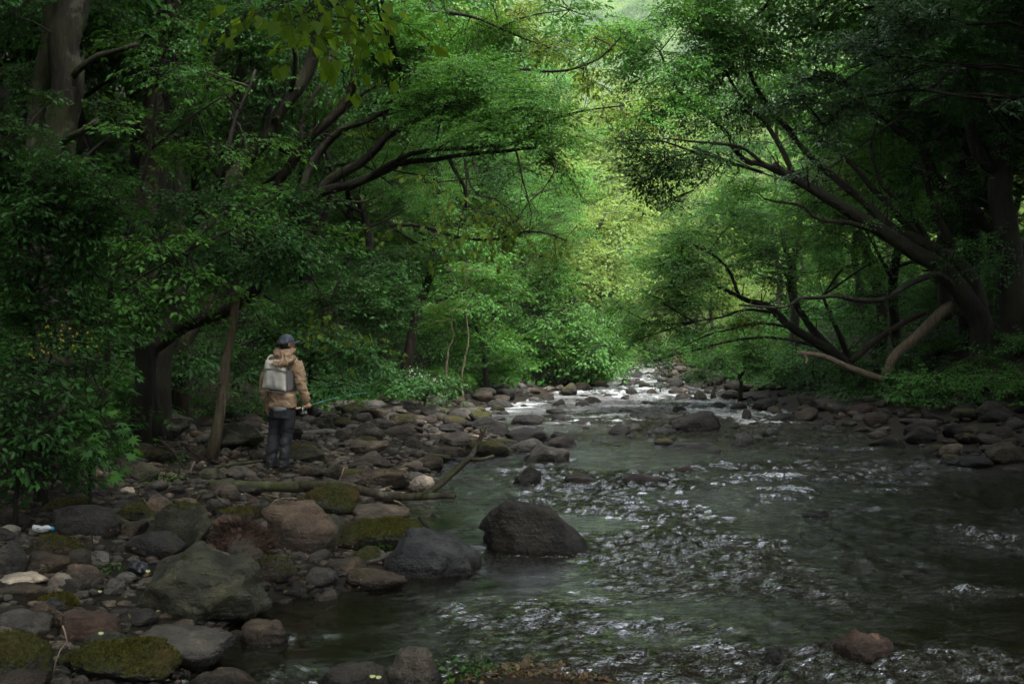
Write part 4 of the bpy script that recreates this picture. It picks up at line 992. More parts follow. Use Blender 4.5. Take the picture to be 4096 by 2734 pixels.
# big leaved branches hanging in from above
build_tree('hanging_branch', 'bright yellow green large leaved branch hanging in at the top left of centre', 'branch', None,
  [([(1500, -260, 9.4), (1420, -120, 9.2), (1290, -30, 9), (1130, 10, 8.9)], 9, 3), ([(1420, -120, 9.2), (1470, 60, 9.2), (1475, 190, 9.2)], 4, 2), ([(1290, -30, 9), (1200, 60, 8.9), (1120, 90, 8.8)], 4, 2)],
  [(1130, 10, 95, 55, 8.8, .3, 'heart', .9, .9), (1220, 60, 100, 60, 8.9, .3, 'heart', 1.0, .9), (1350, 20, 130, 60, 9, .3, 'heart', .9, .9), (1400, 110, 60, 60, 9.2, .2, 'heart', .6, .9), (1490, 40, 80, 50, 9.2, .2, 'heart', .6, .9)],
  leaf='bright', seed=31, ground=False, twiglets=2)
build_tree('hanging_vine', 'sparse vine with dangling heart shaped leaves over the centre of the stream', 'vine', None,
  [([(2060, 590, 17.6), (2085, 680, 17.5), (2098, 740, 17.5), (2130, 840, 17.4), (2120, 930, 17.4)], 5, 2), ([(1860, 640, 17.8), (1870, 760, 17.6), (1850, 850, 17.6), (1826, 950, 17.6)], 5, 2),
   ([(1560, 900, 18), (1700, 905, 17.9), (1850, 945, 17.8), (1990, 960, 17.7), (2080, 930, 17.6), (2190, 930, 17.6), (2270, 960, 17.5)], 8, 3),
   ([(2230, 640, 17.6), (2190, 740, 17.5), (2100, 830, 17.5), (2050, 930, 17.5)], 3, 1.5), ([(1870, 680, 17.7), (1900, 770, 17.6), (2000, 800, 17.6), (2090, 900, 17.6)], 4, 2)],
  [(1700, 730, 150, 50, 17.6, .4, 'heart', .35, .8), (1900, 840, 160, 90, 17.6, .5, 'heart', .5, .8), (2060, 890, 140, 80, 17.5, .4, 'heart', .5, .8), (1560, 900, 130, 50, 17.8, .4, 'heart', .4, .8), (2230, 950, 90, 40, 17.4, .3, 'heart', .4, .8), (1800, 960, 130, 50, 17.7, .4, 'heart', .4, .8)],
  leaf='yellow', seed=32, ground=False, twiglets=5)
build_tree('hanging_vine', 'yellowish leafy vine hanging just right of the cap of the fisherman', 'vine', None,
  [([(1180, 1010, 17), (1300, 1200, 16.8), (1370, 1290, 16.7)], 4, 2)],
  [(1290, 1240, 70, 35, 16.7, .3, 'heart', .8, .7), (1350, 1300, 60, 40, 16.6, .2, 'heart', .8, .7), (1450, 1320, 80, 30, 16.8, .3, 'heart', .6, .7)], leaf='yellow', seed=33, ground=False, twiglets=2)

build_tree('leafy_tree', 'fresh green round tree overhanging the far left waterside', 'tree', None,
  [([(2120, 1510, 45), (2130, 1430, 45), (2180, 1330, 45), (2260, 1230, 45)], 14, 5), ([(2130, 1430, 45), (2280, 1400, 44.5), (2420, 1400, 44)], 8, 3), ([(2130, 1430, 45), (2000, 1300, 45), (1920, 1150, 45)], 9, 3)],
  [(2050, 1220, 190, 90, 45, 1.5, 'small', 2.4, 1.9), (2250, 1290, 190, 80, 44.5, 1.4, 'small', 2.6, 1.9), (2400, 1400, 120, 65, 44, 1.2, 'small', 2.8, 1.8), (1930, 1360, 170, 80, 44.5, 1.3, 'small', 2.0, 1.9, 'mid'), (2150, 1130, 190, 80, 46, 1.5, 'small', 2.2, 1.9, 'mid'), (2200, 1420, 130, 50, 44.5, 1.2, 'small', 1.8, 1.8, 'mid')], leaf='fresh', seed=91)
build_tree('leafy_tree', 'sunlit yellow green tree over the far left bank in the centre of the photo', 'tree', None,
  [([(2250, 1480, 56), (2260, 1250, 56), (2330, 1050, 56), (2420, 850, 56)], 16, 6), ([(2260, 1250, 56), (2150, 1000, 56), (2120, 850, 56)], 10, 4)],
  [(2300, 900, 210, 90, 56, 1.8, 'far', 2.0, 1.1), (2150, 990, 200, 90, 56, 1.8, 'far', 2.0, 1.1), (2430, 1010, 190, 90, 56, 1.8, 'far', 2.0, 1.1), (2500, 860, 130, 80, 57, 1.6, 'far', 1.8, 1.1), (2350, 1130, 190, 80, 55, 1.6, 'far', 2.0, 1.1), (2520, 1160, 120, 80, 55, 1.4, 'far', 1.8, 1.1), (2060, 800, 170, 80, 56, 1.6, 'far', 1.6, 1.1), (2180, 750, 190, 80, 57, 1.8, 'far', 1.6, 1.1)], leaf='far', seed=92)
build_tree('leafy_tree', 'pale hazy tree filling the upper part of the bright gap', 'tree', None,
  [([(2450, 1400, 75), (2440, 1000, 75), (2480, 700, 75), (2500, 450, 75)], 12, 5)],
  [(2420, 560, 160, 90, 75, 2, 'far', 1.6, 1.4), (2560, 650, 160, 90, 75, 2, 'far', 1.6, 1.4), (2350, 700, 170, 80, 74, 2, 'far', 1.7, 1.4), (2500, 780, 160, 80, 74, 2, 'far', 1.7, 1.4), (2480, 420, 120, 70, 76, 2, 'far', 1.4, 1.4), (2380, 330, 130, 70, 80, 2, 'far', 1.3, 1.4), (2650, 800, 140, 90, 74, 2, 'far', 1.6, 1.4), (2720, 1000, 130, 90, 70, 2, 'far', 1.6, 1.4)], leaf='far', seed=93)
build_tree('leafy_tree', 'dark leafy tree on the left bank right of the pale saplings', 'tree', None,
  [([(1950, 1560, 37), (1930, 1400, 37), (1880, 1250, 37), (1800, 1080, 37)], 14, 5)],
  [(1850, 1230, 180, 80, 37, 1.2, 'small', 2.4, 1.5), (1980, 1330, 150, 70, 37, 1.2, 'small', 2.4, 1.5), (1760, 1330, 140, 60, 36, 1.1, 'small', 2.2, 1.5), (2000, 1450, 130, 50, 37.5, 1, 'small', 2.2, 1.4), (1900, 1420, 120, 50, 36.5, 1, 'small', 2.0, 1.4), (1950, 1110, 160, 70, 38, 1.2, 'small', 1.8, 1.5), (1700, 1150, 160, 70, 37, 1.2, 'small', 1.8, 1.5)], leaf='mid', seed=94)
build_tree('understory_tree', 'low dark leafy tree filling the thicket behind the fisherman', 'tree', None,
  [([(1250, 1600, 24), (1240, 1450, 24), (1300, 1250, 24), (1360, 1100, 24)], 10, 4), ([(1240, 1450, 24), (1100, 1350, 24), (1020, 1250, 24)], 7, 3)],
  [(1100, 1330, 170, 70, 23.5, .9, 'small', 2.2, 1.2), (1330, 1330, 180, 70, 23.5, .9, 'small', 2.2, 1.2), (1250, 1200, 180, 70, 24, .9, 'small', 2.2, 1.2), (1450, 1440, 150, 60, 23.5, .8, 'small', 2.2, 1.2), (1200, 1450, 150, 60, 23, .8, 'small', 2.2, 1.2), (950, 1430, 140, 70, 22.5, .8, 'small', 2.0, 1.2), (1000, 1180, 160, 70, 23.5, .8, 'small', 2.0, 1.2), (700, 1420, 150, 70, 21, .8, 'small', 1.8, 1.2), (1450, 1180, 170, 80, 24.5, .9, 'small', 2.0, 1.2), (1350, 1530, 160, 40, 22.5, .7, 'small', 2.0, 1.1)], leaf='dark', seed=95)
build_tree('understory_tree', 'slender tree whose leafy sprays veil the trunks at the upper left', 'tree', None,
  [([(420, 1500, 15.4), (430, 1200, 15.4), (520, 900, 15.3), (600, 600, 15.2), (640, 300, 15.2), (700, 50, 15.2)], 12, 4), ([(520, 900, 15.3), (400, 700, 15.2), (330, 550, 15.1)], 6, 3), ([(600, 600, 15.2), (750, 480, 15), (900, 380, 14.9)], 6, 3), ([(430, 1200, 15.4), (600, 1080, 15.2), (760, 1000, 15)], 6, 3)],
  [(420, 420, 150, 70, 15.2, .6, 'small', 1.0), (640, 300, 150, 70, 15.1, .6, 'small', 1.0), (850, 330, 150, 60, 15, .5, 'small', .9), (600, 560, 170, 70, 15.2, .6, 'small', 1.0), (850, 620, 180, 70, 15, .5, 'small', .9), (500, 200, 150, 70, 15.3, .6, 'small', 1.0), (750, 80, 170, 60, 15.2, .6, 'small', 1.1),
   (420, 950, 150, 60, 15.3, .5, 'small', 1.2), (650, 950, 190, 70, 15, .5, 'small', 1.3), (900, 850, 170, 60, 15, .5, 'small', 1.1), (560, 1150, 150, 50, 15.1, .5, 'small', 1.2), (780, 1110, 140, 45, 15, .4, 'small', 1.2), (700, 1230, 150, 45, 15.2, .4, 'small', 1.3), (560, 1320, 120, 50, 15.4, .4, 'small', 1.2), (930, 1180, 110, 40, 15.3, .4, 'small', 1.0), (1050, 560, 150, 60, 15.2, .5, 'small', .8), (1130, 760, 150, 60, 15.4, .5, 'small', .9)], leaf='mid', seed=96)
# ---- right bank
build_tree('leaning_tree', 'big many stemmed dark tree fanning left over the stream from the right bank', 'tree', None,
  [([(3960, 1500, 24), (3930, 1320, 24), (3850, 1172, 24), (3735, 1057, 23.8), (3595, 968, 23.6), (3397, 840, 23.4), (3231, 751, 23.2), (3080, 650, 23)], 54, 12),
   ([(3930, 1320, 24), (3870, 1100, 24), (3700, 985, 24), (3576, 925, 24), (3461, 810, 24), (3308, 689, 24), (3180, 560, 24)], 32, 10),
   ([(3900, 1250, 24), (3820, 1050, 24.3), (3716, 995, 24.3), (3620, 893, 24.3), (3557, 816, 24.3), (3493, 753, 24.3), (3442, 689, 24.3), (3372, 631, 24.3)], 22, 8),
   ([(3716, 995, 24.3), (3684, 925, 24.5), (3620, 835, 24.5), (3525, 740, 24.5), (3480, 600, 24.5)], 16, 6),
   ([(3940, 1300, 24.2), (3900, 1180, 24.6), (3812, 995, 24.6), (3767, 893, 24.6), (3735, 804, 24.6), (3680, 640, 24.6)], 26, 10),
   ([(3231, 751, 23.2), (3059, 663, 23), (2995, 644, 22.9), (2944, 600, 22.8), (2906, 529, 22.8), (2791, 434, 22.7), (2702, 338, 22.6), (2640, 200, 22.6)], 13, 5),
   ([(3200, 735, 23.2), (3100, 560, 23.2), (3050, 470, 23.2), (2980, 400, 23.1), (2880, 250, 23)], 12, 5),
   ([(3180, 560, 24), (3104, 459, 23.9), (3034, 376, 23.8), (3002, 287, 23.8), (2960, 120, 23.8)], 14, 5),
   ([(3850, 1172, 24), (3767, 1115, 23.6), (3703, 1108, 23.4), (3620, 1146, 23.2), (3544, 1191, 23), (3461, 1197, 22.9), (3365, 1185, 22.8), (3270, 1197, 22.7), (3193, 1204, 22.6), (3110, 1229, 22.5), (2960, 1220, 22.4)], 15, 4),
   ([(3060, 663, 23), (2960, 590, 22.6), (2800, 570, 22), (2650, 560, 21.5)], 8, 3),
   ([(3600, 980, 23.6), (3450, 900, 23.4), (3300, 880, 23.3), (3200, 830, 23.2), (3050, 790, 23)], 12, 4)],
  [(2560, 120, 180, 110, 22.5, 1.1, 'fine', 2.4, 1.2), (2750, 60, 220, 110, 22.5, 1.1, 'fine', 2.4, 1.2), (2980, 80, 220, 120, 23, 1.1, 'fine', 2.4, 1.2), (2650, 280, 170, 110, 22.5, 1, 'fine', 2.4, 1.2), (2860, 270, 180, 110, 23, 1, 'fine', 2.2, 1.2),
   (3050, 250, 180, 110, 23.6, 1, 'fine', 2.0, 1.2), (2720, 430, 170, 90, 22.4, .9, 'fine', 2.2, 1.2), (2920, 430, 170, 90, 23, .9, 'fine', 1.8, 1.2), (2570, 460, 120, 90, 22, .8, 'fine', 1.8, 1.2), (3100, 420, 180, 100, 24, 1, 'fine', 1.4, 1.2),
   (3300, 800, 220, 70, 24.5, .8, 'fine', 1.2, 1.2), (3000, 760, 170, 60, 23, .8, 'fine', 1.2, 1.2), (3600, 700, 200, 110, 25.5, 1, 'fine', 1.4, 1.3), (3800, 500, 220, 160, 25.5, 1, 'fine', 2.0, 1.3), (3500, 500, 200, 120, 25.5, 1, 'fine', 1.5, 1.3),
   (3350, 60, 250, 120, 24, 1.2, 'fine', 2.2, 1.3), (3650, 120, 240, 150, 24.5, 1.2, 'fine', 2.2, 1.3), (3950, 200, 180, 200, 24.5, 1.2, 'fine', 2.4, 1.3), (3350, 980, 200, 60, 24.2, .8, 'fine', 1.0, 1.2), (3100, -150, 450, 200, 22, 2, 'small', 1.4, 1.7), (3500, -350, 500, 300, 21, 2, 'small', 1.4, 1.8)], leaf='mid', seed=41, twiglets=7, lai=2, off=6)
build_tree('leaning_tree', 'dark tree with a hooked limb behind the many stemmed one at the far right', 'tree', None,
  [([(4150, 1350, 25), (4100, 1080, 25), (4066, 995, 25), (3971, 905, 25), (3811, 784, 25), (3716, 695, 25), (3710, 612, 25), (3607, 542, 25), (3512, 472, 25), (3400, 420, 25)], 40, 10), ([(3712, 620, 25), (3695, 570, 25), (3690, 530, 25)], 12, 4)],
  [(3550, 350, 200, 100, 25.5, 1, 'fine', 1.6, 1.3), (3850, 800, 200, 120, 26, 1, 'fine', 1.5, 1.3), (4050, 700, 130, 180, 25.8, 1, 'fine', 1.8, 1.3), (3700, 330, 200, 80, 25, 1, 'fine', 1.6, 1.3)], leaf='dark', seed=42, off=6)
build_tree('forest_tree', 'massive black trunk by the right photo edge', 'tree', None,
  [([(4060, 1560, 22.5), (4050, 1300, 22.5), (4045, 1000, 22.5), (4005, 800, 22.5), (4015, 600, 22.5), (4080, 350, 22.5), (4150, 0, 22.5)], 56, 38), ([(4030, 700, 22.5), (3930, 640, 22.5), (3880, 500, 22.5), (3870, 300, 22.5)], 36, 14)],
  [(4020, 450, 130, 150, 22, 1, 'fine', 2.2, 1.2), (3900, 1000, 140, 80, 22, .7, 'fine', 1.2, 1.2)], leaf='dark', seed=43, twiglets=2, off=6.5)
build_tree('forest_tree', 'dark upright trunk left of the massive black one', 'tree', None,
  [([(3890, 1450, 27), (3885, 1200, 27), (3890, 950, 27), (3870, 700, 27), (3850, 300, 27), (3840, -100, 27)], 42, 28)],
  [(3760, 900, 160, 90, 27, 1, 'fine', 1.4, 1.4), (3900, 350, 200, 150, 27.5, 1.2, 'fine', 1.8, 1.4)], leaf='dark', seed=44, twiglets=3, off=5)
build_tree('forest_tree', 'grey leaning trunk seen through the branches right of centre', 'tree', None,
  [([(3520, 1180, 36), (3460, 1000, 36), (3400, 880, 36), (3360, 820, 36), (3300, 700, 36)], 22, 16), ([(3330, 930, 38), (3290, 870, 38), (3260, 790, 38), (3240, 700, 38)], 14, 8)],
  [(3350, 700, 250, 100, 37, 1.5, 'small', 1.5, 1.6)], bark='barkbrown', leaf='far', seed=45, twiglets=2)
build_tree('leaning_tree', 'low tree leaning left with drooping crown close above the far water', 'tree', None,
  [([(3440, 1515, 28), (3391, 1465, 28), (3270, 1376, 28), (3174, 1312, 28), (3091, 1248, 28), (3034, 1204, 28), (2957, 1185, 28), (2850, 1130, 28)], 26, 7),
   ([(3391, 1455, 28.2), (3330, 1400, 28.3), (3270, 1338, 28.4), (3225, 1274, 28.4), (3161, 1172, 28.5), (3161, 1070, 28.5), (3130, 960, 28.5)], 18, 9),
   ([(3410, 1460, 28), (3360, 1350, 28), (3320, 1260, 28), (3290, 1180, 28)], 13, 6), ([(3174, 1312, 28), (3050, 1290, 27.6), (2950, 1310, 27.3), (2860, 1330, 27)], 7, 3),
   ([(3091, 1248, 28), (2980, 1240, 27.6), (2880, 1270, 27.3), (2780, 1290, 27)], 7, 3), ([(2957, 1185, 28), (2900, 1060, 28), (2800, 990, 28), (2700, 950, 28)], 7, 3)],
  [(2950, 870, 200, 90, 28, 1.2, 'fine', 2.2, 1.3), (2750, 950, 170, 80, 28, 1.2, 'fine', 2.2, 1.3), (2640, 1060, 130, 80, 28, 1, 'fine', 2.2, 1.3), (2820, 1080, 200, 80, 28, 1.1, 'fine', 2.0, 1.3), (3050, 1010, 180, 80, 28.6, 1, 'fine', 1.6, 1.3),
   (2600, 1180, 140, 70, 28, 1, 'fine', 1.9, 1.3), (2780, 1220, 150, 60, 27.5, 1, 'fine', 1.8, 1.3), (2690, 1310, 110, 60, 27.5, .8, 'fine', 1.7, 1.3), (2920, 1300, 130, 50, 27.5, .8, 'fine', 1.0, 1.3, 'yellow'), (2580, 1290, 80, 60, 28, .8, 'fine', 1.6, 1.3),
   (2700, 1400, 70, 35, 27.5, .5, 'fine', 1.0, 1.3), (2540, 1360, 80, 50, 28.5, .7, 'fine', 1.4, 1.3), (2620, 1440, 70, 30, 28.5, .5, 'fine', 1.2, 1.3), (2480, 1230, 90, 60, 29, .8, 'fine', 1.3, 1.3), (3200, 950, 180, 60, 28.5, 1, 'fine', 1.2, 1.3), (3650, 1000, 160, 60, 27, .8, 'fine', 1.1, 1.3, 'dark'), (3480, 1180, 160, 50, 27, .8, 'fine', 1.0, 1.3, 'dark'), (3250, 1230, 120, 45, 27, .7, 'fine', .9, 1.3, 'dark'), (3000, 1380, 110, 40, 27.5, .7, 'fine', 1.0, 1.3), (3300, 1080, 200, 60, 29, 1, 'fine', 1.3, 1.3), (3500, 1050, 200, 70, 30, 1, 'fine', 1.3, 1.3), (3080, 1120, 140, 50, 28, .8, 'fine', 1.1, 1.3), (3500, 1290, 160, 60, 30, .8, 'fine', 1.2, 1.3)], leaf='fresh', seed=46, twiglets=8, off=5)
build_tree('bush', 'light green bush drooping to the water by the pointed stump', 'bush', None,
  [([(2960, 1510, 37), (2900, 1460, 37), (2850, 1430, 36.5)], 8, 3), ([(2960, 1510, 37), (3000, 1430, 37), (3010, 1350, 37)], 7, 3)],
  [(2860, 1440, 90, 50, 36, .8, 'small', 2.2, 1.2), (2960, 1420, 110, 60, 37, .9, 'small', 2.2, 1.3), (2810, 1510, 60, 35, 35.5, .5, 'small', 1.6, 1.1), (3060, 1380, 110, 50, 37.5, .8, 'small', 2.0, 1.3), (3050, 1470, 100, 45, 37, .8, 'small', 1.6, 1.2)], leaf='fresh', seed=47)
build_tree('glossy_sprayed_tree', 'near tree whose pale glossy sprays hang diagonally in from the upper right', 'tree', None,
  [([(4500, 900, 14), (4350, 500, 14), (4200, 320, 14), (4096, 271, 14), (3907, 271, 13.9), (3812, 287, 13.8), (3697, 332, 13.7), (3557, 370, 13.6), (3400, 420, 13.5), (3300, 520, 13.4)], 12, 3),
   ([(4350, 500, 14), (4250, 200, 14), (4096, 80, 14), (3914, 80, 13.9), (3780, 134, 13.8), (3620, 185, 13.7), (3525, 236, 13.6), (3380, 330, 13.5)], 9, 3),
   ([(4096, 271, 14), (3900, 255, 13.8), (3680, 236, 13.7), (3550, 240, 13.6), (3410, 262, 13.6)], 5, 2), ([(4250, 400, 14), (3800, 370, 14), (3600, 470, 13.8), (3450, 600, 13.6), (3300, 700, 13.4), (3200, 760, 13.3)], 6, 2)],
  [(3560, 90, 190, 80, 13.6, .5, 'tiny', 2.2, 1.1), (3420, 200, 170, 70, 13.5, .5, 'tiny', 2.4, 1.1), (3290, 310, 130, 60, 13.4, .4, 'tiny', 2.4, 1.1), (3190, 390, 110, 55, 13.3, .4, 'tiny', 2.2, 1.1), (3420, 400, 130, 60, 13.5, .4, 'tiny', 2.0, 1.1),
   (3330, 480, 130, 50, 13.4, .4, 'tiny', 1.6, 1.1), (3290, 560, 90, 45, 13.3, .3, 'tiny', 1.4, 1.1), (3270, 640, 60, 45, 13.2, .3, 'tiny', 1.2, 1.1), (3230, 700, 60, 30, 13.2, .25, 'tiny', 1.2, 1.1), (3750, 60, 140, 80, 13.7, .5, 'tiny', 1.8, 1.1),
   (3800, 40, 80, 60, 13, .3, 'tiny', 1.4, 1.3), (4070, 410, 45, 40, 12.5, .2, 'tiny', 1.2, 1.6), (3620, 300, 140, 60, 13.8, .4, 'tiny', 1.0, 1.1)], leaf='pale', seed=48, twiglets=5)
build_tree('hanging_branch', 'very dark drooping branches with pointed leaves silhouetted right of the bright gap', 'branch', None,
  [([(3050, 690, 16), (2900, 640, 16), (2780, 610, 16), (2660, 640, 16), (2560, 700, 16)], 7, 2), ([(2900, 640, 16), (2850, 700, 16), (2790, 740, 16), (2770, 760, 16)], 3, 1.5), ([(2780, 610, 16), (2640, 560, 16), (2520, 560, 16)], 5, 2)],
  [(2600, 640, 110, 60, 16, .4, 'tiny', 2.0, 1.3), (2700, 700, 110, 70, 16, .4, 'tiny', 1.8, 1.3), (2560, 740, 70, 50, 16, .3, 'tiny', 1.6, 1.3), (2680, 790, 70, 45, 16, .3, 'tiny', 1.4, 1.3), (2520, 570, 80, 50, 16, .3, 'tiny', 1.6, 1.3), (2800, 650, 110, 50, 16, .4, 'tiny', 1.3, 1.3)], leaf='dark', seed=49, ground=False, twiglets=5)

# ---- the left foreground bushes
build_tree('flowering_bush', 'big dark bush with small whitish blossom sprays at the left photo edge', 'bush', None,
  [([(150, 1500, 12.6), (140, 1200, 12.6), (160, 950, 12.5), (250, 760, 12.4)], 14, 5), ([(140, 1200, 12.6), (60, 900, 12.4), (30, 650, 12.4)], 9, 4), ([(160, 950, 12.5), (380, 830, 12.3), (520, 860, 12.2)], 7, 3)],
  [(60, 500, 130, 90, 12.5, .5, 'small', 1.6), (200, 620, 190, 90, 12.3, .6, 'small', 2.0), (80, 750, 150, 120, 12.3, .6, 'small', 2.0), (200, 1250, 170, 90, 12.6, .5, 'small', 1.5), (350, 720, 170, 80, 12.4, .5, 'tiny', 2.2, 1.1), (480, 800, 130, 90, 12.3, .5, 'tiny', 2.0, 1.1),
   (250, 850, 220, 110, 12.3, .6, 'small', 2.0), (120, 980, 180, 120, 12.4, .6, 'small', 1.8), (400, 950, 150, 90, 12.6, .5, 'small', 1.5), (330, 1100, 150, 90, 12.8, .5, 'small', 1.3), (60, 1150, 120, 120, 12.5, .5, 'small', 1.6), (230, 380, 90, 40, 13, .3, 'small', .8), (470, 520, 90, 40, 13, .4, 'small', 1.1, 1, 'mid')], leaf='dark', seed=51)
# ---- generic trees and shrubs that fill the slopes
def template_tree(seed, H=11.0, kind='far', leaf='far', nl=7, lai=1.5, bark='bark', lean=0.0):
    r = rs(seed); tb = Buf(); lb = Buf(); tw = Buf(); pts = [np.array([0, 0, -.3])]
    for k in range(1, 7): pts.append(np.array([r.normal(0, .18) * k * .5 + lean * k * k * .08, r.normal(0, .18) * k * .5, H * .82 * k / 6]))
    c = catmull(pts, 26); rad = np.linspace(.17, .04, 26); rad[:4] *= [1.5, 1.25, 1.1, 1.0]
    tb.addm(*tube(c, rad, 9, lump=.15, seed=seed))
    for k in range(nl + 5):
        i = int(7 + 18 * k / (nl + 5)); a = k * 2.4 + r.uniform(-.4, .4); ln = H * r.uniform(.20, .34) * (1.15 - .6 * i / 26); e = c[i] + np.array([math.cos(a) * ln, math.sin(a) * ln, ln * r.uniform(.2, .7)])
        m = (c[i] + e) / 2 + np.array([0, 0, -ln * .05]) + r.normal(0, .15, 3)
        tb.addm(*tube(catmull([c[i], m, e], 9), np.linspace(rad[i] * .5, .015, 9), 6, cap=False))
        fill_pad(lb, tw, e, (ln * .42 + .5, ln * .42 + .5, ln * .22 + .35), kind, r, lai, m, None, 1.0)
    fill_pad(lb, tw, c[-1], (1.2, 1.2, .9), kind, r, lai, c[-3])
    o1 = tb.mesh('trunk'); o1.materials.append(M[bark]); o2 = lb.mesh('crown', smooth=False); o2.materials.append(M[leaf]); o3 = tw.mesh('twigs'); o3.materials.append(M[bark])
    return o1, o2, o3
def template_shrub(seed, leaf, kind='small', R=1.0, H=1.2, lai=2.6, scale=1.0):
    r = rs(seed); lb = Buf(); tw = Buf()
    for k in range(7):
        a = k * 2.4 + r.uniform(-.4, .4); rr = R * r.uniform(.25, .7); z = H * r.uniform(.35, .85)
        e = np.array([math.cos(a) * rr, math.sin(a) * rr, z])
        fill_pad(lb, tw, e, (R * .5, R * .5, H * .28), kind, r, lai * .55, np.array([0, 0, 0.]), None, scale)
    o2 = lb.mesh('leaves', smooth=False); o2.materials.append(M[leaf]); o3 = tw.mesh('stems'); o3.materials.append(M['bark'])
    return o2, o3
TT = [template_tree(601, 11, leaf='far'), template_tree(602, 12.5, leaf='mid', lean=1), template_tree(603, 10, leaf='far', lean=-1), template_tree(604, 12, leaf='dark', kind='small', lai=.9), template_tree(605, 11, leaf='mid', kind='small', lai=.9)]
SH = [template_shrub(701, 'dark'), template_shrub(702, 'mid'), template_shrub(703, 'dark', 'fine'), template_shrub(704, 'fresh', 'small', scale=1.3, lai=3.2), template_shrub(705, 'mid', 'small', R=1.3, H=1.0)]
def put_tree(k, x, y, s, rz, label, group, lean=(0, 0)):
    o = empty('tree', (x, y, T1(x, y)), rz); o.scale = (s, s, s); o.rotation_euler = (lean[0], lean[1], rz); tag(o, label, 'tree', group)
    for nm, me in zip(('trunk', 'crown', 'twigs'), TT[k]):
        c = link_mesh(nm, me, None, o)
        if nm == 'twigs': c['kind'] = 'stuff'
    return o
def put_shrub(k, x, y, s, rz, label, group):
    o = empty('shrub', (x, y, T1(x, y) - .05), rz); o.scale = (s, s, s * .95); tag(o, label, 'shrub', group)
    for nm, me in zip(('leaves', 'stems'), SH[k]):
        link_mesh(nm, me, None, o)
    return o
def ordered(items, fmt, group, put):
    """items: (k, x, y, s, rz); labels count from the left of the photo"""
    vis = [i for i in items if i[2] > 5 and -0.62 < i[1] / i[2] < 0.62]; out = [i for i in items if not (i[2] > 5 and -0.62 < i[1] / i[2] < 0.62)]
    vis.sort(key=lambda i: i[1] / i[2])
    for n, (k, x, y, s, rz) in enumerate(vis): put(k, x, y, s, rz, fmt % ordinal(n + 1), group)
    for (k, x, y, s, rz) in out: pass
r = rs(88)
def spots(n, f, dmin, tries=4000):
    out = []
    for _ in range(tries):
        if len(out) >= n: break
        x, y = f()
        if y < 27 and -.30 < x / y < -.10: continue
        if all((x - a) ** 2 + (y - b) ** 2 > dmin ** 2 for a, b in out): out.append((x, y))
    return out
def fl():
    y = 20 + 36 * r.uniform(0, 1) ** 1.2; return np.interp(y, _ytl, _xtl) - 1.5 - r.uniform(0, 1) ** 1.3 * 16, y
def fr():
    y = 26 + 34 * r.uniform(0, 1) ** 1.2; return np.interp(y, _ytr, _xtr) + 1.5 + r.uniform(0, 1) ** 1.3 * 16, y
def ff(lo, hi, xl, xr):
    def f():
        y = r.uniform(lo, hi); return r.uniform(xl, xr) * y / 100, y
    return f
def mk(sp, ks, s0, s1): return [(int(r.choice(ks)), x, y, r.uniform(s0, s1), r.uniform(0, 6.28)) for x, y in sp]
def okl(i): return not (i[2] < 30 and abs(i[1] / i[2]) < .02)
def fl2():
    y = r.uniform(40, 62); return np.interp(y, _ytl, _xtl) - .5 - r.uniform(0, 1) * 14, y
ordered(mk(spots(22, fl2, 2.6), [0, 2, 0, 4], .6, .95), '%s lit tree from the left where the left slope reaches the bend', 'lit trees on the far left slope', put_tree)
ordered(mk(spots(30, fl, 2.6), [3, 3, 1, 4], .75, 1.15), '%s slope tree from the left in the dark woods of the left bank', 'woodland trees on the left slope', put_tree)
ordered(mk(spots(26, fr, 2.8), [4, 3, 1], .75, 1.15), '%s slope tree from the left in the woods of the right bank', 'woodland trees on the right slope', put_tree)
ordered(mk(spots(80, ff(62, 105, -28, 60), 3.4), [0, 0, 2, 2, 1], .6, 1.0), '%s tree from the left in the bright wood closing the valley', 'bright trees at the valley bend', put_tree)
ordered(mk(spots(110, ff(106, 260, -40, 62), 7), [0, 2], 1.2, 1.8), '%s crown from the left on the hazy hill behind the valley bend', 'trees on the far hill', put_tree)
ordered(mk(spots(26, ff(70, 88, -4, 26), 1.8), [3, 1, 3], 1.1, 1.9), '%s low shrub from the left on the bank where the river bends away', 'shrubs at the river bend', put_shrub)
def sl():
    y = 15.5 + 38 * r.uniform(0, 1) ** 1.25; return np.interp(y, _ytl, _xtl) + .1 - r.uniform(0, 1) ** 1.4 * 9, y
def sr():
    y = 20 + 36 * r.uniform(0, 1) ** 1.2; return np.interp(y, _ytr, _xtr) + .2 + r.uniform(0, 1) ** 1.3 * 9, y
ordered(mk(spots(70, sl, 1.0), [0, 1, 2, 4, 0], .7, 1.3), '%s understory shrub from the left on the left bank slope', 'understory shrubs on the left bank', put_shrub)
ordered(mk(spots(44, sr, 1.2), [0, 1, 2, 4], .7, 1.3), '%s understory shrub from the left on the right bank slope', 'understory shrubs on the right bank', put_shrub)
ordered(mk(spots(22, ff(44, 64, 1.5, 6.0), 1.5), [3, 1, 3], 1.2, 2.0), '%s leafy shrub from the left at the far left waterside', 'waterside shrubs far up the left bank', put_shrub)
ordered(mk(spots(16, ff(56, 74, 15, 24), 1.8), [3], 1.2, 1.9), '%s bright shrub from the left by the far right water', 'waterside shrubs far up the right bank', put_shrub)
